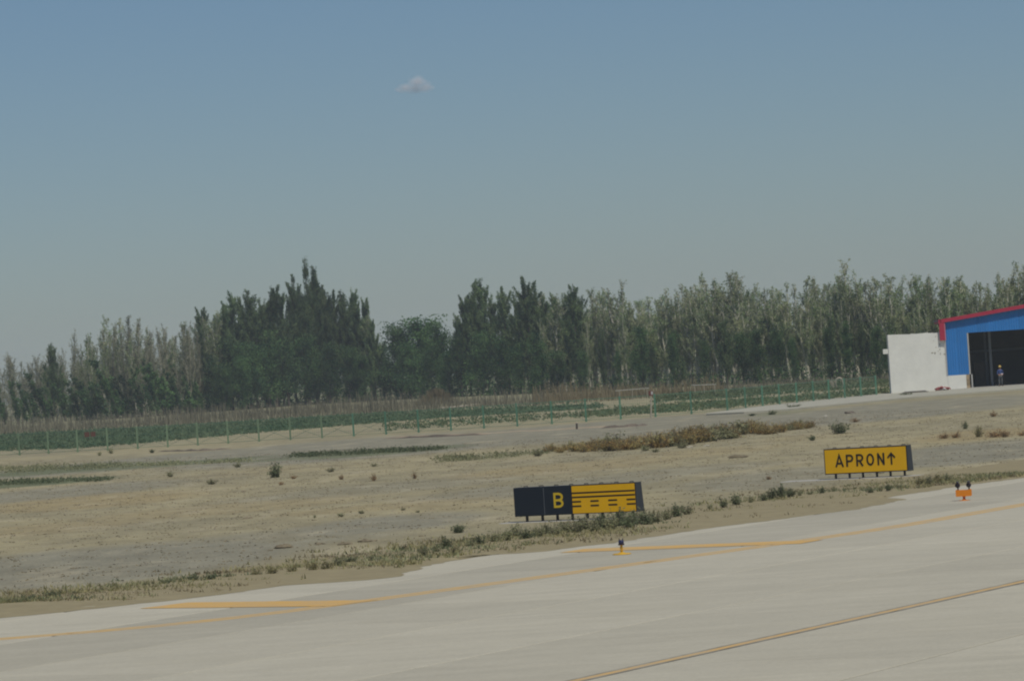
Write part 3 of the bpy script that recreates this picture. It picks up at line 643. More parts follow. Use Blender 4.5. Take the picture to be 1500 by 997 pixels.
def sign(u, v, uR, hgt, leg, label):
    P = gp(u, v, leg); rz = math.radians(-28); c = np.array([math.cos(rz), math.sin(rz)]); L = 3.0
    for _ in range(30):
        q = to_px((P[0] + c[0] * L, P[1] + c[1] * L, leg)); L += (uR - q[0]) / (q[0] - u) * L * .8
    t = empty('taxiway_sign', (P[0], P[1], 0), rz, label, 'sign')
    DB, DT = .50, .38
    cb_ = new('sign_black').extrude([(0, leg), (DB, leg), (DT, leg + hgt), (0, leg + hgt)], 'x', 0, L)
    cab = cb_.build('cabinet', t)
    new('sign_end').extrude([(-.008, leg - .008), (DB + .008, leg - .008), (DT + .008, leg + hgt + .008), (-.008, leg + hgt + .008)], 'x', L + .001, L + .014).build('end_plate', t)
    return t, L, cab, DB
def legs(t, L, us, u0, u1, leg, DB, hgt):
    for uu in us:
        x = L * (uu - u0) / (u1 - u0)
        new('leg').box(x - .032, x + .032, .07, .14, .005, leg - .001).build('leg', t)
        new('leg').box(x - .075, x + .075, .03, .19, .021, .033).build('foot_plate', t)
        hk = new('leg').tube([(x - .07, .15, leg + hgt - .01), (x - .06, .15, leg + hgt + .03), (x + .06, .15, leg + hgt + .035), (x + .07, .15, leg + hgt - .01)], .013, 6); hk.build('lifting_hook', t)
# sign B
leg, hg_ = .20, .90
t, L, cab, DB = sign(754.5, 756.5, 933, hg_, leg, 'low black and yellow sign with letter B and hold bars, at the taxiway verge')
def X(zx): return L * (zx - 265) / 900.0
blk = new('sign_black'); blk.box(.03, X(488), -.012, -.001, leg + .025, leg + hg_ - .025); blk.build('black_face', t)
blk = new('sign_black'); blk.box(X(492), X(694), -.012, -.001, leg + .025, leg + hg_ - .025); bf = blk.build('black_face', t)
new('steel').box(X(488) + .002, X(492) - .002, -.010, -.001, leg + .03, leg + hg_ - .03).build('panel_seam', t)
yel = new('sign_yellow'); yel.box(X(699), L - .025, -.012, -.001, leg + .025, leg + hg_ - .025); yf = yel.build('yellow_face', t)
draw('B', X(562), leg + hg_ * .25, X(634) - X(562), hg_ * .52, .070, 'sign_letter_yellow', bf)
for fz in (.27, .415): new('sign_ink').box(X(700), X(1160), -.016, -.0125, leg + hg_ * (1 - fz) - .024, leg + hg_ * (1 - fz) + .024).build('solid_bar', yf)
for fz in (.57, .725):
    for a, b in ((700, 763), (832, 893), (963, 1028), (1097, 1160)): new('sign_ink').box(X(a), X(b), -.016, -.0125, leg + hg_ * (1 - fz) - .025, leg + hg_ * (1 - fz) + .025).build('dash_bar', yf)
legs(t, L, (770, 793, 815, 837, 859, 881, 903, 925), 754.5, 933, leg, DB, hg_)
new('pad').bbox(-.55, L + .3, -.10, DB + .15, -.05, .02, .015).build('concrete_footing', t)
# sign APRON
hg_ = .93
t, L, cab, DB = sign(1208.7, 695, 1330.2, hg_, leg, 'yellow sign reading APRON with an upward arrow, on a narrow concrete strip')
def X(zx): return L * (zx - 240) / 1005.0
yel = new('sign_yellow'); yel.box(.035, L - .035, -.012, -.001, leg + .035, leg + hg_ - .035); yf = yel.build('yellow_face', t)
for ch, a, b in (('A', 373, 480), ('P', 508, 598), ('R', 631, 720), ('O', 754, 849), ('N', 887, 974)):
    draw(ch, X(a), leg + hg_ * .275, X(b) - X(a), hg_ * .475, .068, 'sign_ink', yf)
draw('^', X(1008), leg + hg_ * .275, X(1104) - X(1008), hg_ * .475, .064, 'sign_ink', yf, name='arrow')
legs(t, L, (1222.8, 1243, 1262.8, 1283.2, 1303, 1323.6), 1208.7, 1330.2, leg, DB, hg_)
new('pad').bbox(-1.75, L + .35, -.18, DB + .2, -.05, .02, .015).build('concrete_footing', t)

# ------------------------------------------------------------------ LIGHTS on the shoulder
P = gp(911, 811.5, .03)
t = empty('taxiway_edge_light', (P[0], P[1], .031), 0, 'small blue edge light on a yellow stem and round base plate', 'edge light')
b_ = new('lamp_yellow'); b_.smooth = True; b_.lathe([(.235, 0), (.235, .016), (.21, .026), (.10, .032), (.06, .055)], 28); b_.build('base_plate', t)
b_ = new('lamp_yellow'); b_.lathe([(.032, .05), (.032, .09), (.045, .10), (.045, .115), (.028, .12), (.028, .145), (.044, .155), (.044, .175), (.028, .185), (.028, .215), (.05, .235)], 14); b_.build('stem', t)
b_ = new('lamp_dark'); b_.lathe([(.075, .235), (.08, .245), (.08, .262), (.07, .268)], 18); b_.build('lamp_collar', t)
b_ = new('lamp_blue'); b_.smooth = True; b_.lathe([(.066, .268), (.070, .30), (.066, .345), (.05, .362)], 18); b_.build('lens', t)
for sx in (-1, 1): new('lamp_dark').tube([(sx * .045, 0, .345), (sx * .045, 0, .405)], [.016, .012], 8).build('lens_prong', t)
P = gp(1412.5, 732.5, .03)
t = empty('guard_light', (P[0], P[1], .031), math.radians(-10), 'orange two-lamp guard light on a short post at the shoulder edge', 'guard light')
b_ = new('lamp_orange'); b_.lathe([(.17, 0), (.17, .012), (.06, .02), (.045, .05)], 20); b_.build('base_plate', t)
new('lamp_red').lathe([(.035, .03), (.035, .10), (.05, .105), (.05, .125)], 12).build('stem', t)
b_ = new('lamp_orange'); b_.extrude([(-.215, .125), (.215, .125), (.235, .145), (.235, .315), (.215, .33), (.10, .315), (-.10, .315), (-.215, .33), (-.235, .315), (-.235, .145)], 'y', -.10, .10); b_.build('housing', t)
for sx in (-1, 1):
    s = new('lamp_dark').tube([(sx * .165, 0, .318), (sx * .165, 0, .40)], .022, 8).build('lamp_post', t)
    l_ = new('lamp_dark'); l_.smooth = True; l_.tube([(sx * .165, -.10, .46), (sx * .165, -.085, .46), (sx * .165, .03, .46), (sx * .165, .075, .46)], [.078, .075, .066, .03], 18); l_.build('lamp', t)
    l_ = new('lamp_dark'); l_.smooth = True; l_.tube([(sx * .165, -.16, .535), (sx * .165, -.08, .545)], [.03, .045], 10); l_.build('visor', t)

# ------------------------------------------------------------------ FENCE
fx = [-15, 28.8, 71.3, 114, 158, 202, 246, 290, 334.5, 379.7, 425.7, 472, 518.4, 565.8, 613.4, 660.9, 709.2, 758, 808.6, 858.8, 909.5, 960.4, 1013, 1065.8]
fx2 = [1065.8, 1092.5, 1117.7, 1142.3, 1167.6, 1192, 1215, 1238, 1261.7, 1284]
fb = [(-100, 674), (0, 668), (200, 657.5), (400, 645.5), (660, 630.5), (800, 621.5), (960, 610.5), (1066, 602)]
pos = [gp(u, interp(u, fb))[:2] for u in fx]; pos2 = [pos[-1]] + [gp(u, interp(u, [(1066, 602), (1284, 580)]))[:2] for u in fx2[1:]]
pos = [pos[0] + (pos[0] - pos[1]) * k for k in (4, 3, 2, 1)] + pos
def fence(name, P, label, skip_first):
    t = empty(name, (P[0][0], P[0][1], 0), 0, label, 'fence'); o0 = np.array(P[0])
    FHT = 1.78
    pm = {}
    for key in ('fence', 'fence_pale'):
        pb = new(key); pb.bbox(-.07, .07, -.07, .07, -.05, FHT + .06, .02); pb.box(-.09, .09, -.09, .09, -.05, .05); pm[key] = pb.mesh('post')
    for i, p in enumerate(P):
        if i == 0 and skip_first: continue
        o = link('post', pm['fence_pale' if (p[0] < -14) else 'fence'], t); o.location = (p[0] - o0[0], p[1] - o0[1], 0)
    LP = 2.5; pan = new('wire')
    pan.box(.08, LP - .08, -.025, .025, FHT - .06, FHT - .01); pan.box(.07, LP - .07, -.016, .016, .10, .13); pan.box(.07, LP - .07, -.012, .012, 1.18, 1.2)
    for a, b in (((.08, .14), (LP - .08, 1.15)), ((.08, 1.15), (LP - .08, .14))): pan.tube([(a[0], .02 if a[1] < 1 else -.02, a[1]), (b[0], .02 if a[1] < 1 else -.02, b[1])], .013, 5)
    for k in range(1, 14): x = .08 + k * (LP - .16) / 14; pan.box(x - .004, x + .004, -.004, .004, .131, FHT - .051)
    for k in range(1, 9): z = .13 + k * .18; pan.box(.075, LP - .075, .005, .010, z - .0035, z + .0035)
    pme = pan.mesh('mesh_panel')
    for a, b in zip(P[:-1], P[1:]):
        d = b - a; o = link('mesh_panel', pme, t); o.location = (a[0] - o0[0], a[1] - o0[1], 0); o.rotation_euler = (0, 0, math.atan2(d[1], d[0])); o.scale = (np.linalg.norm(d) / LP, 1, 1)
    return t
fence('mesh_fence', pos, 'long green mesh fence with evenly spaced posts along the far side of the field', False)
fence('mesh_fence', pos2, 'short run of green mesh fence angling back beside the pale pavement to the shed', True)
for i, u in enumerate((129, 138)):
    P = gp(u, interp(u, fb) - .2); o = new('rustplate').box(-.2, .2, -.012, .012, -.2, .2).build('notice_plate'); o.location = (P[0], P[1] - .06, 1.42); o.rotation_euler = (0, 0, math.radians(-4))
    tag(o, ('dark red square plate hung on the green fence, left of two', 'dark red square plate hung on the green fence, right of two')[i], 'plate')

# pale pole, pipes and oddments behind the fence
P = gp(954, 612); t = empty('marker_pole', (P[0], P[1] - .8, 0), 0, 'pale slanted pole with dark red top standing at the fence', 'pole')
new('palewood').tube([(-.05, 0, -.05), (.06, 0, 1.75)], [.07, .055], 8).build('shaft', t); new('rustplate').box(-.10, .24, -.05, .05, 1.76, 2.15).build('top_plate', t); new('greytrim').box(.07, .22, -.062, -.051, 1.85, 2.1).build('pale_mark', t)
def pipe(u0, v0, u1, v1, vb, label):
    um = (u0 + u1) / 2; A = gp(um, vb); D = A[1]; sc = D / F
    za = 5 + (hor(u0) - v0) * sc; zb = 5 + (hor(u1) - v1) * sc; xa = (u0 - um) * sc; xb = (u1 - um) * sc
    t = empty('raised_pipe', (A[0], D, 0), 0, label, 'pipe')
    new('pipe').tube([(xa, 0, za), (xb, 0, zb)], .04, 8).build('tube', t)
    for f in (.12, .5, .93): new('palewood').tube([(xa + (xb - xa) * f, 0, -.05), (xa + (xb - xa) * f, 0, za + (zb - za) * f - .06)], .035, 6).build('support', t)
pipe(902, 572, 952, 568, 585, 'thin pale pipe on stakes just left of the red-topped pole')
pipe(1014, 564, 1050, 562.5, 578, 'short pale pipe on stakes behind the fence right of the red-topped pole')
P = gp(672, 598); o = new('palewood').tube([(-2.3, .2, .18), (-.6, 0, .20), (1.0, .1, .26), (2.4, -.1, .42)], [.13, .12, .10, .06], 8).build('fallen_log'); o.location = (P[0], P[1], 0); tag(o, 'pale bare log lying before the dry stalks', 'log')
P = gp(1226, 570.5); t = empty('wire_coil', (P[0], P[1], 0), 0, 'pale upright coil and tangle in the green field before the trees', 'coil')
for k in range(5):
    r = random.Random(k); c = new('palewood'); a0 = r.uniform(0, 1); c.tube([((.36 + .03 * k) * math.cos(a) + .30, .1 * k - .2 + .06 * math.sin(3 * a), .66 + (.56 + .02 * k) * math.sin(a)) for a in [a0 + j * 2 * math.pi / 18 for j in range(19)]], .028, 6, False); c.build('loop', t)
c = new('palewood')
for k in range(16):
    r = random.Random(40 + k); c.tube([(-.15 - r.uniform(0, .3), r.uniform(-.2, .2), .0), (-.4 + r.uniform(-.2, .2), r.uniform(-.2, .2), .55), (-.65 + r.uniform(-.25, .35), r.uniform(-.2, .2), 1.2 + r.uniform(-.2, .1))], [.03, .03, .015], 5)
c.build('tangle', t)
P = gp(845, 628); t = new('darkwood').tube([(0, 0, -.05), (.02, 0, .42)], [.09, .07], 8).use(M['palewood']).tube([(.02, 0, .42), (.02, 0, .5)], [.09, .05], 8).build('stake'); t.location = (P[0], P[1], 0); tag(t, 'short dark stake beside the gravel track', 'stake')

# ------------------------------------------------------------------ PLANTS: shared meshes
def tree_parts(kind, seed):
    rng = np.random.default_rng(seed); paths = []; cen = []; size = 0.3; trunkmat = M['bark_dry' if kind == 'dry' else 'bark_pale']
    def limb(p, d, L, r0, bend=0.25, n=5):
        pts = [p]; q = d / np.linalg.norm(d)
        for _ in range(n - 1):
            q = q + np.array([0, 0, bend / n]) + rng.normal(0, .05, 3); q /= np.linalg.norm(q); pts.append(pts[-1] + q * L / (n - 1))
        pts = np.array(pts); paths.append((pts, np.linspace(r0, r0 * .2, n))); return pts
    def along(pts, k, spread, t0=.15):
        t = rng.uniform(t0, 1, k) * (len(pts) - 1); i = np.minimum(t.astype(int), len(pts) - 2); f = (t - i)[:, None]
        cen.append(pts[i] * (1 - f) + pts[i + 1] * f + np.clip(rng.normal(0, 1, (k, 3)), -1.7, 1.7) * spread * (1.15 - .6 * (t / (len(pts) - 1)))[:, None])
    if kind in ('pale', 'dry'):                          # slim upright poplar, 14 m, light bark, thin leaf, ragged top
        Ht = 14; nl = rng.integers(1, 4); pl = kind == 'pale'
        for q in range(nl):
            hq = Ht * (1 if q == 0 else rng.uniform(.72, .95)); z = np.linspace(0, hq, 9); o_ = rng.normal(0, .55, 2) * (q > 0)
            tr_ = np.stack([o_[0] * (z / hq) ** .7 + np.cumsum(rng.normal(0, .10, 9)), o_[1] * (z / hq) ** .7 + np.cumsum(rng.normal(0, .10, 9)), z], 1); paths.append((tr_, np.linspace(.17, .03, 9)))
            along(tr_[5:], 90 if pl else 30, .20, 0)
            for _ in range(int(44 / nl ** .7)):
                h = rng.uniform(.16, .96); p = np.array([np.interp(h * hq, z, tr_[:, 0]), np.interp(h * hq, z, tr_[:, 1]), h * hq]); az = rng.uniform(0, 2 * math.pi); tl = math.radians(rng.uniform(10, 36))
                L = Ht * (.25 * (1 - h) + .09) * rng.uniform(.6, 1.25); pts = limb(p, np.array([math.sin(tl) * math.cos(az), math.sin(tl) * math.sin(az), math.cos(tl)]), L, .042, .3)
                along(pts, int(L * (40 if h < .55 else 30) * (1 if pl else .5) * rng.uniform(.3, 1.4)), .17)
        size = .20
    elif kind == 'spire':                                # leafy poplar, 20 m, many feathery plumes
        Ht = 20; z = np.linspace(0, Ht, 9); tr_ = np.stack([np.cumsum(rng.normal(0, .16, 9)), np.cumsum(rng.normal(0, .16, 9)), z], 1); paths.append((tr_, np.linspace(.26, .03, 9)))
        along(tr_[5:], 170, .30, 0); trunkmat = M['bark']
        for _ in range(52):
            h = rng.uniform(.04, .88); p = np.array([np.interp(h * Ht, z, tr_[:, 0]), np.interp(h * Ht, z, tr_[:, 1]), h * Ht]); az = rng.uniform(0, 2 * math.pi); tl = math.radians(rng.uniform(14, 46))
            L = Ht * (.32 * (1 - h) + .11) * rng.uniform(.6, 1.2); pts = limb(p, np.array([math.sin(tl) * math.cos(az), math.sin(tl) * math.sin(az), math.cos(tl)]), L, .07, .45)
            along(pts, int(L * 62), .24)
            for _ in range(2): along(limb(pts[rng.integers(1, 4)], np.array([rng.normal(0, .4), rng.normal(0, .4), .9]), L * .4, .03, .3), int(L * 20), .20)
        size = .26
    elif kind == 'twin':                                 # two close narrow spires on one trunk, 26 m
        Ht = 26; trunkmat = M['bark']
        for q, (x1, hq) in enumerate(((-.65, 1.0), (.85, .94), (.1, .84))):
            z = np.linspace(0, Ht * hq, 11); f = np.clip((z / Ht - .35) / .35, 0, 1)
            tr_ = np.stack([x1 * f + np.cumsum(rng.normal(0, .07, 11)), np.cumsum(rng.normal(0, .07, 11)), z], 1); paths.append((tr_, np.linspace(.25, .03, 11))); along(tr_[3:], 1300, .50, 0)
            for _ in range(34):
                h = rng.uniform(.10, .93); p = np.array([np.interp(h * z[-1], z, tr_[:, 0]), np.interp(h * z[-1], z, tr_[:, 1]), h * z[-1]]); az = rng.uniform(0, 2 * math.pi); tl = math.radians(rng.uniform(10, 24) * (1.6 - h))
                L = (4.6 * (1 - h) + 1.1) * rng.uniform(.6, 1.2); along(limb(p, np.array([math.sin(tl) * math.cos(az), math.sin(tl) * math.sin(az), math.cos(tl)]), L * 1.25, .05, .4), int(L * 90), .32)
        size = .27
    elif kind == 'dark':                                 # broad bushy tree, 11 m, leafy to the ground
        Ht = 11; trunkmat = M['bark']
        tr_ = np.stack([np.cumsum(rng.normal(0, .12, 6)), np.cumsum(rng.normal(0, .12, 6)), np.linspace(0, Ht * .8, 6)], 1); paths.append((tr_, np.linspace(.24, .05, 6)))
        for _ in range(46):
            h = rng.uniform(.03, .78); p = np.array([np.interp(h * Ht, tr_[:, 2], tr_[:, 0]), np.interp(h * Ht, tr_[:, 2], tr_[:, 1]), h * Ht]); az = rng.uniform(0, 2 * math.pi); tl = math.radians(rng.uniform(25, 75) * (1 - .5 * h))
            L = rng.uniform(1.5, 3.4) * (1.1 - .45 * h); pts = limb(p, np.array([math.sin(tl) * math.cos(az), math.sin(tl) * math.sin(az), math.cos(tl)]), L, .06, .5)
            along(pts, 85, .30); k = 100; cen.append(pts[-1] + np.clip(rng.normal(0, 1, (k, 3)), -1.7, 1.7) * np.array([.62, .62, .5]))
        size = .27
    elif kind == 'lean':                                 # narrow ragged tree bent to the left by the wind, 8 m
        Ht = 8; trunkmat = M['bark']
        for s in range(3):
            L = rng.uniform(.55, 1) * Ht; lean = rng.uniform(.12, .42); x0 = rng.normal(0, .45); zz = np.linspace(0, L, 7); st = np.stack([x0 - lean * zz * (.4 + .6 * zz / L), rng.normal(0, .3) + 0 * zz + np.cumsum(rng.normal(0, .06, 7)), zz], 1); paths.append((st, np.linspace(.11, .02, 7)))
            along(st, 260, .24, .12)
            for _ in range(8):
                i = rng.integers(1, 6); az = rng.uniform(0, 2 * math.pi); pts = limb(st[i], np.array([.7 * math.cos(az) - .2, .7 * math.sin(az), .8]), rng.uniform(.6, 1.5), .03); along(pts, 60, .22)
        size = .30
    V, Q = tubes(paths); tm = mesh_arr('trunk', V, Q, trunkmat, True)
    C = np.concatenate(cen); C[:, 2] = np.maximum(C[:, 2], .15)
    V, Q = leaf_quads(C, size, rng); lm = {'pale': 'leaf_pale', 'dry': 'leaf_dry', 'spire': 'leaf_spire', 'twin': 'leaf_spire', 'dark': 'leaf_dark', 'lean': 'leaf_dark'}[kind]
    return tm, mesh_arr('crown', V, Q, M[lm]), Ht
TREES = {k: [tree_parts(k, 100 * i + s) for s in range(n)] for i, (k, n) in enumerate((('pale', 8), ('dry', 5), ('spire', 7), ('dark', 6), ('lean', 5), ('twin', 1)))}
ntree = 0
def by_place(u, base, places):
    lab = base + ' ' + [p for lim, p in places if u < lim][0]; return lab, lab.replace('tree', 'trees', 1).replace('poplar', 'poplars', 1) if 'poplar' not in lab.split(' at ')[0].split(' next ')[0].split(' just ')[0].split(' in ')[0].split(' behind ')[0] else lab.replace('poplar', 'poplars', 1)
LEFT_P = ((345, 'at the left end of the big left mass'), (432, 'just left of the tallest tree'), (505, 'just right of the tallest tree'), (999, 'at the right end of the big left mass by the gap'))
RIGHT_P = ((705, 'next to the round-topped tree'), (770, 'in the middle of the mass right of the round-topped tree'), (999, 'at the right end of the mass beside the pale wood'))
WOOD_P = ((960, 'left of the red-topped pole'), (1110, 'between the red-topped pole and the fence corner'), (1215, 'above the rusty bushes right half'), (1306, 'just left of the white building'), (9999, 'behind the white building and shed'))
LEAN_P = ((48, 'at the far left edge'), (100, 'around the small dark poplar at far left'), (175, 'above the red plates on the fence'), (999, 'near the left end of the big dark mass'))
def tree(kind, x, y, h, label, group=None, wide=1.0, rz=None, var=None, name=None):
    global ntree
    k = random.randrange(len(TREES[kind])) if var is None else var; tm, cm, Ht = TREES[kind][k]; s = h / Ht * {'spire': 1.05, 'pale': 1.03}.get(kind, 1)
    t = empty(name or {'pale': 'poplar_tree', 'dry': 'poplar_tree', 'spire': 'leafy_poplar', 'twin': 'leafy_poplar', 'dark': 'broadleaf_tree', 'lean': 'leaning_tree'}[kind], (x, y, -.02), random.uniform(0, 6.28) if rz is None else rz, label, 'tree', group, scale=(s * wide, s * wide, s))
    link('trunk', tm, t); link('crown', cm, t); ntree += 1; return t
BASE = [(-200, 634), (-100, 628), (0, 622), (200, 611), (450, 592), (600, 584), (800, 575), (1000, 566), (1200, 558), (1300, 554), (1500, 543), (1700, 533)]
def tdepth(u): return H * F / (interp(u, BASE) - hor(u))
def put(kind, u, D, vtop, label, group, **kw):
    u += SL * (hor(u) + H * F / D - vtop)               # trees stand upright, so with the roll their feet lie right of their tops
    P = at_depth(u, D); h = 5 + (hor(u) - vtop) * D / F; return tree(kind, P[0], P[1], max(2.0, h), label, group, **kw)
TOPR = [(560, 500), (640, 480), (700, 428), (780, 428), (840, 436), (900, 432), (960, 438), (1010, 424), (1070, 412), (1130, 424), (1200, 414), (1240, 404), (1300, 418), (1370, 408), (1450, 410), (1500, 398), (1560, 400), (1700, 392)]
random.seed(21)
# right-hand wood of slim pale poplars, three ranks
SECT = ((905, 'slim pale poplar beside the dark spire mass, in the left end of the right wood'), (1010, 'slim pale poplar in the right wood above the red-topped pole and pale pipe'), (1110, 'slim pale poplar in the right wood above the fence corner'), (1210, 'slim pale poplar in the right wood above the rusty bushes right half'), (1306, 'slim pale poplar in the right wood just left of the white building'), (1385, 'slim pale poplar whose top shows above the white building'), (9999, 'slim pale poplar whose top shows above the blue shed roof'))
def sect(u): lab = [q[1] for q in SECT if u < q[0]][0]; return lab, lab.replace('slim pale poplar ', 'slim pale poplars ')
for rank, (dd, step) in enumerate(((2, 12.5), (12, 12.0), (26, 15.0))):
    u = 772 + rank * 5
    while u < 1650:
        uu = u + random.uniform(-5, 5); vt = interp(uu, TOPR) - 5 + random.choice((random.uniform(-8, 12), random.uniform(5, 40))) + 4
        put('pale', uu, tdepth(uu) + dd + random.uniform(-3, 5), vt, *sect(uu), wide=random.uniform(.95, 1.5)); u += step * random.uniform(.75, 1.25)
# the ones that stand out from the wood's top line
for u, vt, lab in ((1240, 390, 'tallest sparse poplar above the wood, just left of the white building'), (1068, 404, 'twin-topped poplar standing out above the middle of the right wood'), (1024, 408, 'thin pointed poplar left of the twin-topped one'), (912, 416, 'thin pointed poplar with white stem in the middle of the tree line'), (1500, 384, 'tall poplar at the right edge above the shed roof')):
    put('pale', u, tdepth(u) + 6, vt, lab, None, wide=1.1)
# low dark trees at the foot of that wood
gl = ('low dark bushy tree at the foot of the pale poplars on the right', 'dark bushy trees below the right poplars')
for u, vt in ((850, 505), (882, 490), (905, 520), (935, 470), (955, 500), (985, 492), (1000, 520), (1030, 500), (1060, 480), (1085, 488), (1110, 486), (1135, 484), (1160, 492), (1190, 500), (1215, 470), (1240, 462), (1258, 480), (1285, 470), (1300, 488), (1340, 480), (1400, 470), (1460, 470), (1530, 470)):
    put('dark' if random.random() < .6 else 'spire', u, tdepth(u) - random.uniform(2, 10), vt + random.uniform(-8, 8), *by_place(u, 'low dark bushy tree at the wood foot', WOOD_P), wide=random.uniform(.55, .85))
# dark mass right of the gap, 660-830
gl = ('dark leafy spire poplar in the mass just right of the round-topped tree', 'dark spire poplars right of the round tree')
for u, vt in ((668, 468), (680, 442), (692, 430), (708, 414), (722, 446), (738, 430), (755, 440), (772, 416), (786, 432), (800, 446), (812, 440), (838, 422), (826, 450)):
    put('spire', u, tdepth(u) + random.uniform(-6, 12), vt, *by_place(u, 'dark leafy spire poplar', RIGHT_P), wide=random.uniform(.75, 1.0))
gl2 = ('low dark broad tree beneath the spires right of the round-topped tree', 'dark broad trees right of the round tree')
for u, vt in ((672, 488), (700, 482), (728, 492), (755, 500), (785, 485), (812, 512)): put('dark', u, tdepth(u) - random.uniform(2, 12), vt, *by_place(u, 'low dark broad tree', RIGHT_P), wide=random.uniform(.85, 1.1))
# the round-topped tree and its neighbours
put('dark', 610, tdepth(612) + 4, 462, 'broad round-topped dark tree between the two taller tree masses', None, wide=1.5, var=1)
for u, vt, lab in ((580, 470, 'smaller dark tree on the left flank of the round-topped tree'), (642, 470, 'smaller dark tree on the right flank of the round-topped tree'), (595, 500, 'low dark tree in front of the round-topped tree, left'), (632, 505, 'low dark tree in front of the round-topped tree, right'), (560, 498, 'low dark tree at the notch left of the round-topped tree'), (655, 512, 'low dark tree at the foot right of the round-topped tree')):
    put('dark', u, tdepth(u) + random.uniform(-8, 2), vt, lab, None, wide=random.uniform(1.0, 1.2))
# big left mass 290-545 under the tallest poplar
put('twin', 452, tdepth(452) + 2, 377, 'tallest tree of all, a twin-spired poplar on the left mass', None, wide=.95, rz=0.15)
for u, vt, lab in ((438, 430, 'leafy spire leaning on the left flank of the tallest tree'), (470, 434, 'leafy spire leaning on the right flank of the tallest tree'), (453, 436, 'leafy spire directly before the tallest tree')):
    put('spire', u, tdepth(u) - 3, vt, lab, None, wide=.75)
gl = ('tall leafy poplar in the big dark mass left of the gap', 'tall leafy poplars of the left mass')
for u, vt in ((294, 460), (318, 470), (330, 452), (342, 440), (350, 446), (366, 432), (380, 444), (396, 428), (408, 424), (424, 418), (438, 440), (470, 428), (484, 436), (497, 432), (511, 430), (522, 452), (534, 446), (545, 476)):
    put('spire', u, tdepth(u) + random.uniform(-8, 10), vt, *by_place(u, 'tall leafy poplar', LEFT_P), wide=random.uniform(.7, .95))
for u, vt, lab in ((303, 466, 'sparse pale poplar between the first two dark spires of the left mass'), (313, 458, 'sparse pale poplar before the second dark spire of the left mass'), (540, 462, 'sparse pale poplar on the right slope of the big left mass')):
    put('pale', u, tdepth(u) - 2, vt, lab, None, wide=1.2)
gl2 = ('low dark broad tree at the foot of the big left mass', 'dark broad trees of the left mass')
for u, vt in ((312, 520), (334, 498), (362, 500), (390, 484), (418, 492), (448, 486), (478, 500), (505, 505), (532, 520), (350, 520), (405, 520), (460, 525), (325, 535), (520, 530)): put('dark', u, tdepth(u) - random.uniform(4, 16), vt, *by_place(u, 'low dark broad tree', LEFT_P), wide=random.uniform(.9, 1.15))
# leaning dark trees along the left field edge
gl = ('ragged dark tree leaning left in the row along the left field edge', 'dark leaning trees on the left')
for u, vt in ((-30, 560), (2, 560), (22, 548), (38, 556), (58, 540), (72, 552), (92, 545), (110, 552), (124, 535), (140, 548), (158, 520), (168, 540), (185, 528), (204, 522), (222, 530), (236, 510), (256, 528), (270, 512), (284, 524)):
    put('lean', u, tdepth(u) - random.uniform(0, 10), vt, *by_place(u, 'ragged dark tree leaning left', LEAN_P), rz=random.uniform(-.5, .5), wide=random.uniform(.8, 1.1))
put('spire', 78, tdepth(78) + 20, 507, 'small dark poplar standing above the leaning trees at far left', None, wide=.9)
# thin poplars behind them
gl = ('thin sparse poplar rising behind the leaning dark trees on the left', 'sparse poplars behind the leaning trees')
TOPL = [(-60, 540), (40, 525), (80, 520), (110, 515), (140, 480), (160, 474), (190, 472), (230, 478), (260, 482), (300, 470)]
for rank, dd in enumerate((-1, 8, 30, 60)):
    u = (0, 128, 122, 116)[rank]
    while u < 330:
        put('pale' if random.random() < .65 and rank else 'dry', u + random.uniform(-5, 5), tdepth(u) + dd, (50 if rank == 0 else 0) * (u < 200) + interp(u, TOPL) + random.choice((random.uniform(-4, 10), random.uniform(5, 35))), *by_place(u, 'thin sparse poplar behind the leaning trees,', LEAN_P), wide=random.uniform(.8, 1.2)); u += 13 * random.uniform(.7, 1.3)
put('dry', 103, tdepth(100) + 40, 488, 'thin bare poplar standing alone above the hazy wood at far left', None, wide=.9)
gl = ('hazy bare brown poplar in the distant wood at the far left edge', 'distant bare poplars on the far left')
for dd in (90, 180, 300):
    u = -70
    while u < 150:
        put('dry', u + random.uniform(-5, 5), tdepth(max(u, 0)) + dd + random.uniform(-10, 10), interp(u, [(-80, 536), (0, 522), (60, 518), (150, 515)]) + random.uniform(-6, 22), *gl, wide=random.uniform(1.1, 1.6), name='bare_tree'); u += 13 * random.uniform(.7, 1.3)

# ------------------------------------------------------------------ crops, stalks, reeds, tufts (stuff)
def poly_scatter(px, n, rng, density=None):
    """points spread evenly over the ground inside an outline given in photograph pixels"""
    W_ = np.array([gp(u, v)[:2] for u, v in px]); lo_, hi_ = W_.min(0), W_.max(0); out = []
    while len(out) < n:
        p = rng.uniform(lo_, hi_, (n * 2, 2)); ins = np.zeros(len(p), bool); j = len(W_) - 1
        for i in range(len(W_)):
            c = ((W_[i, 1] > p[:, 1]) != (W_[j, 1] > p[:, 1])) & (p[:, 0] < (W_[j, 0] - W_[i, 0]) * (p[:, 1] - W_[i, 1]) / (W_[j, 1] - W_[i, 1] + 1e-12) + W_[i, 0]); ins ^= c; j = i
        out += list(p[ins])
    return np.array(out[:n])
def stuff_leaves(name, px, n, per, hgt, rad, size, material, rng, up=None):
    P = poly_scatter(px, n, rng); C = np.repeat(P, per, 0) + rng.normal(0, rad, (n * per, 2)); z = np.abs(rng.normal(0, .5, n * per)) * np.repeat(rng.uniform(.5, 1.2, n), per) * hgt + .02
    V, Q = leaf_quads(np.concatenate([C, z[:, None]], 1), size, rng, up=up)
    return tag(link(name, mesh_arr(name, V, Q, M[material])), kind='stuff')
rg = np.random.default_rng(5)
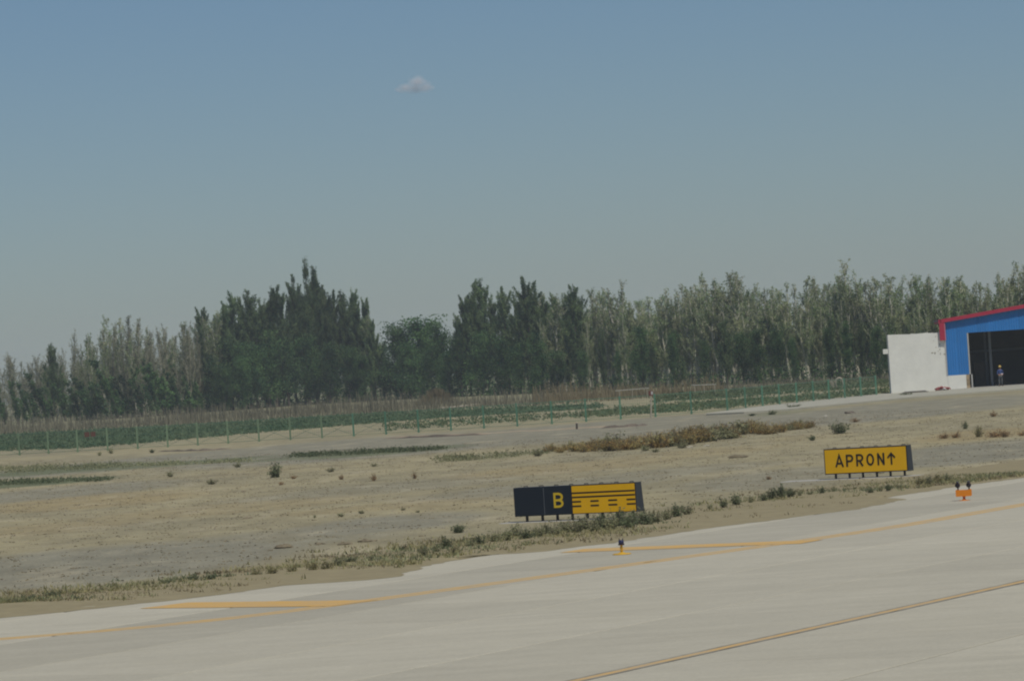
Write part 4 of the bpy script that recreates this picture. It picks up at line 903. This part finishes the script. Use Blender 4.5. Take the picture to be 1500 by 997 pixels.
stuff_leaves('crop_field', [(-160, 671), (0, 661), (115, 656.5), (200, 650), (300, 641), (400, 632), (500, 624), (650, 612), (760, 606), (880, 598), (880, 594), (700, 602), (500, 611), (300, 624), (0, 639), (-160, 650)], 9000, 9, .42, .34, .26, 'leaf_crop', rg)
stuff_leaves('field_grass', [(860, 612), (1000, 603), (1066, 598), (1150, 590), (1300, 577), (1300, 570), (1150, 582), (1000, 592), (860, 604)], 1000, 7, .35, .3, .26, 'leaf_field', rg)
stuff_leaves('field_grass', [(960, 590), (1100, 581), (1310, 566), (1310, 557), (1180, 564), (1040, 576), (960, 580)], 1000, 7, .4, .35, .30, 'leaf_field', rg)
stuff_leaves('field_grass', [(560, 622), (700, 611), (860, 604), (860, 611), (700, 622), (560, 632)], 500, 5, .25, .3, .22, 'leaf_field', rg)
def stalks(name, px, n, h0, h1, w, material, rng, lean=.12):
    P = poly_scatter(px, n, rng); h = h0 + (h1 - h0) * rng.random(n) ** 1.6 * (.45 + .55 * np.abs(np.sin(P[:, 0] * .45 + 2 * np.sin(P[:, 1] * .11)) * np.sin(P[:, 0] * .13 + 1))); a = rng.uniform(0, math.pi, n); d = np.stack([np.cos(a), np.sin(a), 0 * a], 1) * (w * rng.uniform(.5, 1.2, n))[:, None] / 2
    b = np.concatenate([P, np.full((n, 1), -.02)], 1); t = b + np.stack([rng.normal(0, lean, n) * h, rng.normal(0, lean, n) * h, h], 1)
    V = np.stack([b - d, b + d, t + d * .5, t - d * .5], 1).reshape(-1, 3)
    return tag(link(name, mesh_arr(name, V, np.arange(4 * n).reshape(-1, 4), M[material])), kind='stuff')
stalks('dry_stalks', [(-160, 649), (0, 638), (300, 623), (500, 610), (650, 602), (800, 594), (800, 587), (600, 592), (450, 600), (200, 618), (0, 629), (-160, 640)], 7000, .3, 2.6, .12, 'stalk', rg)
stalks('dry_stalks', [(780, 594), (900, 587), (960, 582), (1060, 575), (1060, 570), (900, 578), (780, 586)], 2200, .5, 2.6, .11, 'reed', rg)
stalks('dry_stalks', [(1060, 574), (1180, 565), (1310, 557), (1310, 554), (1180, 561), (1060, 569)], 900, .4, 1.3, .10, 'stalk', rg)
def thicket(name, us, dd, top, n, size, material, rng, zmin=0.0, power=1.0):
    """leaf mass of a wood that nobody could count, from the ground to a ragged top"""
    u = rng.uniform(us[0], us[1], n); D = np.array([tdepth(x) for x in u]) + rng.uniform(dd[0], dd[1], n); C = np.zeros((n, 3))
    for i in range(n):
        p = at_depth(u[i], D[i]); hmax = 5 + (hor(u[i]) - interp(u[i], top)) * D[i] / F; hmax *= .72 + .28 * math.sin(u[i] * .31 + math.sin(u[i] * .13) * 3) * math.sin(u[i] * .077)
        C[i] = (p[0], p[1], zmin + (max(hmax, 1) - zmin) * rng.random() ** power)
    V, Q = leaf_quads(C, size, rng); return tag(link(name, mesh_arr(name, V, Q, M[material])), kind='stuff')
thicket('far_wood', (740, 1850), (34, 60), [(700, 455), (800, 452), (1000, 450), (1200, 434), (1500, 424), (1700, 420)], 34000, .36, 'leaf_pale', rg)
thicket('far_wood', (250, 760), (40, 70), [(250, 500), (400, 480), (540, 505), (600, 510), (660, 490), (760, 480)], 14000, .40, 'leaf_spire', rg)
thicket('far_wood', (-200, 320), (60, 320), [(-200, 545), (0, 540), (100, 535), (160, 512), (300, 500)], 14000, .42, 'leaf_dry', rg)
thicket('undergrowth', (-200, 320), (0, 26), [(-200, 600), (0, 585), (160, 560), (320, 545)], 7000, .30, 'leaf_dry', rg, 0, 1.2)
thicket('undergrowth', (780, 1850), (-6, 8), [(780, 548), (900, 540), (1100, 532), (1300, 522), (1640, 505)], 9000, .36, 'leaf_dark', rg, 0, 1.4)
thicket('undergrowth', (780, 1850), (-4, 12), [(780, 528), (900, 518), (1100, 508), (1300, 500), (1640, 480)], 7000, .30, 'leaf_pale', rg, 0, 1.2)
thicket('undergrowth', (270, 780), (-4, 8), [(270, 590), (330, 578), (600, 560), (780, 548)], 9000, .36, 'leaf_dark', rg, 0, 1.4)
thicket('undergrowth', (110, 330), (-3, 10), [(100, 585), (200, 560), (330, 545)], 4200, .30, 'leaf_spire', rg, 0, 1.2)
P = gp(640, 592); t = empty('reed_clump', (P[0], P[1], 0), 0, 'tall tan reed clump before the round-topped dark tree', 'reeds'); n = 900; r = rg
b = np.concatenate([r.normal(0, 1, (n, 2)) * np.array([1.1, .8]), np.zeros((n, 1))], 1); h = r.uniform(.8, 2.4, n) * np.exp(-(b[:, 0] / 2.2) ** 2); a = r.uniform(0, math.pi, n); d = np.stack([np.cos(a), np.sin(a), 0 * a], 1) * .06
tt = b + np.stack([b[:, 0] * .25 + r.normal(0, .15, n), r.normal(0, .2, n), h], 1); V = np.stack([b - d, b + d, tt + d * .4, tt - d * .4], 1).reshape(-1, 3); link('blades', mesh_arr('blades', V, np.arange(4 * n).reshape(-1, 4), M['reed']), t)

def tuft_field(name, px, n, h, w, material, rng):
    """low dry tufts: three little blades each"""
    P = poly_scatter(px, n, rng); P = np.repeat(P, 4, 0) + rng.normal(0, w, (4 * n, 2)); return blades(name, P, h, w, material, rng)
def blades(name, P, h, w, material, rng):
    n = len(P); hh = h * rng.uniform(.3, 1.3, n); a = rng.uniform(0, math.pi, n); d = np.stack([np.cos(a), np.sin(a), 0 * a], 1) * (w * rng.uniform(.4, 1, n))[:, None] / 2
    b = np.concatenate([P, np.full((n, 1), 0.0)], 1); t = b + np.stack([rng.normal(0, .5, n) * hh, rng.normal(0, .5, n) * hh, hh], 1)
    V = np.stack([b - d, b + d, t], 1).reshape(-1, 3); return tag(link(name, mesh_arr(name, V, np.arange(3 * n).reshape(-1, 3), M[material])), kind='stuff')
bare = [(-150, 900), (0, 875), (400, 838), (650, 790), (900, 755), (1200, 712), (1500, 680), (1650, 670), (1650, 600), (1300, 600), (1000, 628), (700, 648), (300, 668), (0, 676), (-150, 684)]
tuft_field('dry_tufts', bare, 6000, .03, .12, 'straw', rg)
M['pebble'] = mat('grit', (0.23, 0.205, 0.165), 0.95)
tuft_field('gravel_grit', bare, 2500, .024, .09, 'pebble', rg)
for px, n, m, h in (([(-100, 700), (0, 693), (190, 685), (190, 679), (0, 684), (-100, 690)], 900, 'leaf_weed', .16), ([(-100, 716), (0, 711), (160, 704), (160, 700), (0, 705), (-100, 710)], 600, 'leaf_weed_dark', .14), ([(180, 684), (370, 677), (370, 673), (180, 679)], 350, 'leaf_weed', .12),
                    ([(420, 671), (540, 665), (650, 659), (650, 656), (540, 660), (420, 667)], 700, 'leaf_weed_dark', .16), ([(640, 678), (760, 669), (800, 665), (800, 660), (640, 670)], 300, 'leaf_weed', .14)):
    P = poly_scatter(px, n, rg); P = P[np.array([rg.random() < .35 + .65 * (math.sin(p[0] * 1.3) + math.sin(p[0] * .37 + p[1] * .2) > 0) for p in P])]
    C = np.repeat(P, 8, 0) + rg.normal(0, .22, (len(P) * 8, 2)); z = np.abs(rg.normal(0, .6, len(C))) * h + .01
    V, Q = leaf_quads(np.concatenate([C, z[:, None]], 1), .12, rg); tag(link('ground_cover', mesh_arr('ground_cover', V, Q, M[m])), kind='stuff')
# thin growth on the verge mound: straw and grey-green
VERGE = [(0, 889), (110, 876), (200, 864), (300, 851), (370, 846), (430, 840), (500, 834), (560, 826), (640, 812), (700, 802), (760, 794), (860, 782), (950, 770), (1020, 757), (1100, 740), (1200, 726), (1300, 719), (1400, 708), (1500, 696)]
for m, n, sp, h, w in (('leaf_straw', 6500, 1.7, .12, .07), ('leaf_weed', 2600, 1.3, .11, .08), ('leaf_weed_dark', 1600, 1.2, .12, .08), ('straw', 4500, 2.6, .09, .07)):
    P = []
    for _ in range(n):
        u = random.uniform(-120, 1600); f = math.sin(u * .021 + len(m)) + math.sin(u * .0083 + 2) + math.sin(u * .071 + n)
        if random.random() > f * .8: continue
        p = gp(u, np.interp(u, [q[0] for q in VERGE], [q[1] for q in VERGE]))[:2] + DN * random.gauss(0, sp)
        if p @ DN > edge_s(p @ DX) + random.uniform(.3, .9): P.append(p)
    P = np.repeat(np.array(P), 5, 0); P = P + rg.normal(0, .08, P.shape); o = blades('verge_grass', P, h, w, m, rg); o.location.z = .07

# ------------------------------------------------------------------ single bushes and weeds
def bush_mesh(seed, material, n, stems, leaf, upright=.5, name='foliage'):
    """unit bush: 1 m tall, about 1 m across"""
    rng = np.random.default_rng(seed); cen = []; paths = []
    for _ in range(stems):
        az = rng.uniform(0, 2 * math.pi); tl = rng.uniform(.05, 1.1 - .6 * upright); L = rng.uniform(.55, 1.05) * (1 - .25 * tl); q = np.array([math.sin(tl) * math.cos(az), math.sin(tl) * math.sin(az), math.cos(tl)])
        p0 = np.array([rng.normal(0, .10), rng.normal(0, .10), 0]); pts = np.array([p0, p0 + q * L * .5 + rng.normal(0, .03, 3), p0 + q * L + np.array([0, 0, .05])]); paths.append((pts, np.array([.014, .01, .004])))
        k = n // stems; t = rng.uniform(.1, 1, k)[:, None]; cen.append(p0 + q * L * t + rng.normal(0, 1, (k, 3)) * .075 * (1.3 - .5 * t))
    C = np.concatenate(cen); C[:, 2] = np.maximum(C[:, 2], .02); V, Q = leaf_quads(C, leaf, rng, up=.3); V2, Q2 = tubes(paths, 3)
    return mesh_arr('stems', V2, Q2, M['bark']), mesh_arr(name, V, Q, M[material])
BUSH = {k: [bush_mesh(300 + 17 * i + s, m, n, st, lf, up) for s in range(4)] for i, (k, m, n, st, lf, up) in enumerate((('weed', 'leaf_weed', 420, 22, .11, .35), ('dark', 'leaf_weed_dark', 520, 26, .11, .4), ('straw', 'leaf_straw', 360, 30, .12, .6), ('rust', 'leaf_rust', 900, 40, .075, .4), ('orange', 'leaf_orange', 420, 30, .10, .3)))}
def bush(kind, u, v, hpx, label, group=None, wide=1.3, cat=None, name=None, z=0.0):
    P = gp(u, v); s = hpx * P[1] / F; sm_, fm = random.choice(BUSH[kind])
    t = empty(name or {'weed': 'weed_clump', 'dark': 'weed_clump', 'straw': 'grass_tuft', 'rust': 'saltbush', 'orange': 'dry_tuft'}[kind], (P[0], P[1], z), random.uniform(0, 6.28), label, cat or {'weed': 'weed', 'dark': 'weed', 'straw': 'grass tuft', 'rust': 'bush', 'orange': 'dry tuft'}[kind], group, scale=(s * wide, s * wide, s))
    link('stems', sm_, t); link('foliage', fm, t); return t
random.seed(5)
G1 = ('low grey-green weed in the sparse row along the lower left taxiway verge', 'weeds on the left verge'); G2 = ('straw-yellow grass tuft on the verge left of the B sign', 'straw tufts on the verge'); G3 = ('grey-green weed on the verge mound left of the B sign', 'weeds left of the B sign')
G4 = ('bushy grey-green weed in the thick bank before the B sign', 'weeds before the B sign'); G5 = ('green weed on the verge between the B and APRON signs', 'weeds between the signs'); G6 = ('weed on the verge below the APRON sign', 'weeds below the yellow sign'); G7 = ('yellowish tuft on the verge right of the APRON sign', 'tufts right of the yellow sign')
for u, v, h, k in ((20, 888, 10, 'weed'), (50, 885, 12, 'dark'), (75, 880, 16, 'dark'), (110, 875, 8, 'weed'), (150, 870, 9, 'weed'), (175, 868, 8, 'weed'), (215, 862, 9, 'weed'), (245, 859, 13, 'dark'), (265, 857, 11, 'weed'), (285, 855, 15, 'dark'), (310, 853, 14, 'dark'), (335, 850, 11, 'weed')): bush(k, u, v, h, *G1, wide=1.7, z=.06)
for u, v, h in ((375, 848, 12), (400, 846, 16), (430, 843, 14), (460, 840, 16), (478, 838, 14)): bush('straw', u, v, h, *G2, wide=1.6, z=.07)
for u, v, h, k in ((495, 834, 16, 'weed'), (515, 829, 15, 'dark'), (545, 826, 10, 'weed'), (590, 821, 12, 'weed'), (620, 819, 17, 'weed'), (640, 814, 14, 'weed'), (655, 808, 20, 'dark'), (690, 806, 16, 'weed'), (705, 803, 18, 'dark'), (668, 815, 14, 'straw'), (725, 799, 20, 'weed')): bush(k, u, v, h, *G3, wide=1.4, z=.08)
for u, v, h, k in ((745, 797, 20, 'weed'), (758, 791, 22, 'weed'), (772, 795, 20, 'dark'), (790, 792, 22, 'weed'), (803, 787, 22, 'weed'), (815, 789, 20, 'weed'), (830, 784, 24, 'weed'), (845, 786, 24, 'weed'), (858, 781, 25, 'weed'), (872, 784, 24, 'weed'), (884, 778, 28, 'dark'), (896, 781, 26, 'weed'), (908, 776, 30, 'dark'), (921, 778, 28, 'dark'), (933, 773, 28, 'weed'), (945, 774, 26, 'dark'), (960, 770, 22, 'weed'), (978, 766, 20, 'weed'), (992, 761, 22, 'dark'), (1006, 758, 20, 'weed')): bush(k, u, v, h, *G4, wide=1.25, z=.09)
for u, v, h, k in ((1040, 750, 9, 'weed'), (1060, 747, 14, 'dark'), (1080, 743, 18, 'dark'), (1100, 740, 12, 'weed'), (1120, 738, 14, 'dark'), (1132, 735, 20, 'dark'), (1145, 734, 23, 'dark'), (1158, 732, 17, 'dark'), (1172, 730, 10, 'weed'), (1187, 729, 10, 'weed')): bush(k, u, v, h, *G5, wide=1.2, z=.09)
for u, v, h, k in ((1205, 727, 12, 'dark'), (1222, 725, 10, 'weed'), (1275, 725, 10, 'dark'), (1290, 723, 9, 'weed'), (1302, 722, 12, 'dark'), (1318, 719, 9, 'weed')): bush(k, u, v, h, *G6, wide=1.4, z=.09)
for u, v, h, k in ((1348, 714, 14, 'straw'), (1362, 713, 15, 'weed'), (1374, 711, 16, 'straw'), (1388, 709, 15, 'weed')): bush(k, u, v, h, *G7, wide=1.3, z=.09)
for k, u, v, h, lab, w in (('dark', 402, 699, 23, 'rounded green shrub alone on the tan ground at left', 1.2), ('dark', 673, 780, 17, 'rounded dark green bush on gravel left of the B sign', 1.45), ('dark', 1228, 635, 23, 'large green shrub right of the rusty bushes, above the yellow sign', 1.35), ('dark', 1190, 645, 10, 'small dark green bush left of the large green shrub', 1.6),
                         ('weed', 250, 698, 9, 'small green tuft on tan ground at far left', 1.8), ('weed', 310, 709, 9, 'flat pale green weed on tan ground left of the rounded shrub', 2.4), ('weed', 348, 684, 8, 'small weed above and left of the rounded green shrub', 2.0), ('weed', 485, 691, 8, 'small pale weed right of the rounded green shrub', 2.0), ('weed', 548, 683, 7, 'tiny weed on tan ground below the green strip', 1.7), ('weed', 788, 668, 11, 'grey-green weed at the left end of the rusty bushes', 1.8), ('dark', 606, 661, 9, 'dark low weed in the green strip before the gravel track', 2.6),
                         ('dark', 1414, 628, 13, 'narrow dark tuft on the gravel before the shed', 1.0), ('straw', 1434, 640, 19, 'upright green and rust tuft, tallest on the ground before the shed', .95), ('orange', 1458, 640, 14, 'orange-brown dry tuft right of the upright green tuft', 1.9), ('orange', 1472, 640, 12, 'orange-brown dry tuft second right of the upright green tuft', 1.6), ('orange', 1383, 642, 10, 'orange-brown flat tuft left of the upright green tuft', 2.0), ('orange', 1400, 641, 11, 'orange-brown tuft just left of the upright green tuft', 1.5), ('orange', 1497, 638, 9, 'orange-brown tuft at the right edge of the picture', 1.6), ('orange', 1455, 610, 10, 'pale orange tuft on gravel nearest the shed pavement', 1.2),
                         ('orange', 1254, 618, 8, 'low rust tuft touching the large green shrub', 2.2), ('dark', 1162, 598, 8, 'dark green weed at the pavement edge', 2.6), ('dark', 1102, 609, 5, 'low dark weed on gravel near the fence corner', 3.0), ('dark', 1130, 607, 7, 'dark weed on gravel right of the fence corner', 2.6), ('weed', 163, 664, 9, 'weed at the foot of a pale fence post at left', 1.3), ('weed', 146, 667, 7, 'weed before the fence below the red plates', 1.3), ('dark', 223, 663, 7, 'dark tuft before the fence at left', 1.5),
                         ('orange', 500, 702, 8, 'brown dry tuft right of the rounded green shrub', 1.2), ('orange', 548, 704, 13, 'orange wispy tuft on tan ground in the left middle', .9), ('orange', 608, 701, 13, 'pale wispy tuft right of the orange wispy tuft', .7), ('orange', 430, 701, 7, 'brown tuft touching the rounded green shrub', 1.4), ('orange', 412, 710, 6, 'low brown tuft below the rounded green shrub', 1.6), ('orange', 1126, 702, 7, 'tan tuft left of the concrete strip of the yellow sign', 1.6), ('dark', 1328, 580, 7, 'bright green weed in the planks by the white wall', 2.6),
                         ('weed', 590, 747, 4, 'low tuft on brown ground in the middle left', 3.0), ('weed', 612, 750, 4, 'low tuft, rightmost on the brown ground in the middle left', 2.5), ('weed', 500, 756, 6, 'low weed on brown ground above the gravel', 2.6), ('weed', 530, 752, 6, 'low weed second on brown ground above the gravel', 2.4), ('weed', 461, 758, 5, 'small weed on brown ground, leftmost of the low ones', 1.6)):
    bush(k, u, v, h, lab, None, wide=w)
SB = [(800, 665), (850, 662), (880, 661), (930, 659), (960, 656), (1000, 653), (1050, 646), (1100, 639), (1150, 634), (1192, 628)]; SH = [(800, 10), (840, 16), (900, 24), (960, 26), (1000, 30), (1040, 28), (1080, 26), (1130, 18), (1192, 14)]
u = 800
while u < 1192:
    k = random.choice(('rust', 'rust', 'rust', 'weed'))
    bush(k if u > 830 else 'rust', u + random.uniform(-2, 2), interp(u, SB) - random.uniform(0, 6), interp(u, SH) * random.uniform(.65, .98), 'rust-brown saltbush in the dense row behind the yellow sign' if k != 'weed' or u <= 830 else 'olive green bush growing among the rust-brown saltbushes', 'saltbushes in the rusty row' if k != 'weed' or u <= 830 else 'olive bushes in the rusty row', wide=random.uniform(1.7, 2.4), cat='bush', name='saltbush')
    u += random.uniform(5, 8)
for u, v, h in ((945, 660, 12), (1000, 656, 14), (960, 662, 8)): bush('weed', u, v, h, 'pale green weed at the front foot of the rusty bushes', 'green weeds before the rusty row', wide=1.8)

# ------------------------------------------------------------------ cloud, far outside the haze
D = 12000.0; cu, cv = 609, 123
cd_ = FW * F + RT * (cu - 750) - UP * (cv - 498.5); cx = cd_[0] * D / cd_[1]; cz = H + cd_[2] * D / cd_[1]; sc = D / F
me = bpy.data.meshes.new('cloud'); import bmesh
bm = bmesh.new(); bmesh.ops.create_icosphere(bm, subdivisions=4, radius=1.0)
for v in bm.verts:
    k = 1 + .12 * math.sin(5 * v.co.x + 1) * math.cos(4 * v.co.y) ; v.co *= k
bm.to_mesh(me); bm.free(); cl = link('cloud', me); cl.location = (cx, D, cz); cl.scale = (34 * sc, 30 * sc, 20 * sc); cl.rotation_euler = (0, math.radians(3), 0)
cm_ = bpy.data.materials.new('cloud_vapour'); cm_.use_nodes = True; n_ = cm_.node_tree.nodes; l_ = cm_.node_tree.links; n_.remove(n_['Principled BSDF'])
pv = n_.new('ShaderNodeVolumePrincipled'); pv.inputs['Color'].default_value = (.95, .95, .95, 1); pv.inputs['Anisotropy'].default_value = -0.3; l_.new(pv.outputs[0], n_['Material Output'].inputs['Volume'])
tc = n_.new('ShaderNodeTexCoord')
def vm(op, a, b=None, s=None):
    x = n_.new('ShaderNodeVectorMath'); x.operation = op; l_.new(a, x.inputs[0])
    if b is not None: x.inputs[1].default_value = b
    return x
def mt(op, a, b=0.0, clamp=False):
    x = n_.new('ShaderNodeMath'); x.operation = op; x.use_clamp = clamp
    for i, s in enumerate((a, b)):
        if isinstance(s, (int, float)): x.inputs[i].default_value = s
        else: l_.new(s, x.inputs[i])
    return x.outputs[0]
blob = None
for c, r in (((-.45, 0, -.30), .42), ((.05, 0, .12), .50), ((.08, 0, .42), .30), ((.42, 0, -.28), .42), ((0, .2, -.30), .45), ((-.75, 0, -.42), .22)):
    d = vm('SUBTRACT', tc.outputs['Object'], c); s_ = vm('MULTIPLY', d.outputs[0], (1, .8, 1.0)); le = n_.new('ShaderNodeVectorMath'); le.operation = 'LENGTH'; l_.new(s_.outputs[0], le.inputs[0])
    q = mt('SUBTRACT', 1.0, mt('DIVIDE', le.outputs['Value'], r)); blob = q if blob is None else mt('MAXIMUM', blob, q)
nz = n_.new('ShaderNodeTexNoise'); nz.inputs['Scale'].default_value = 2.6; nz.inputs['Detail'].default_value = 4; l_.new(tc.outputs['Object'], nz.inputs['Vector'])
den = mt('MULTIPLY', mt('ADD', blob, mt('MULTIPLY', mt('SUBTRACT', nz.outputs[0], .52), 1.3), True), 0.032)
l_.new(den, pv.inputs['Density']); me.materials.append(cm_)
tag(cl, 'single small pale cloud alone in the clear sky', 'cloud')

# ------------------------------------------------------------------ haze
hm_ = bpy.data.materials.new('haze_air'); hm_.use_nodes = True; n_ = hm_.node_tree.nodes; n_.remove(n_['Principled BSDF'])
pv = n_.new('ShaderNodeVolumePrincipled'); pv.inputs['Color'].default_value = (.80, .90, 1.0, 1); pv.inputs['Density'].default_value = 0.00014; pv.inputs['Anisotropy'].default_value = -0.2
hm_.node_tree.links.new(pv.outputs[0], n_['Material Output'].inputs['Volume'])
hz = MB().use(hm_).box(-2300, 2300, -400, 2300, -1.2, 32).build('haze'); tag(hz, kind='stuff')
print('trees', ntree, 'slabs', nslab)
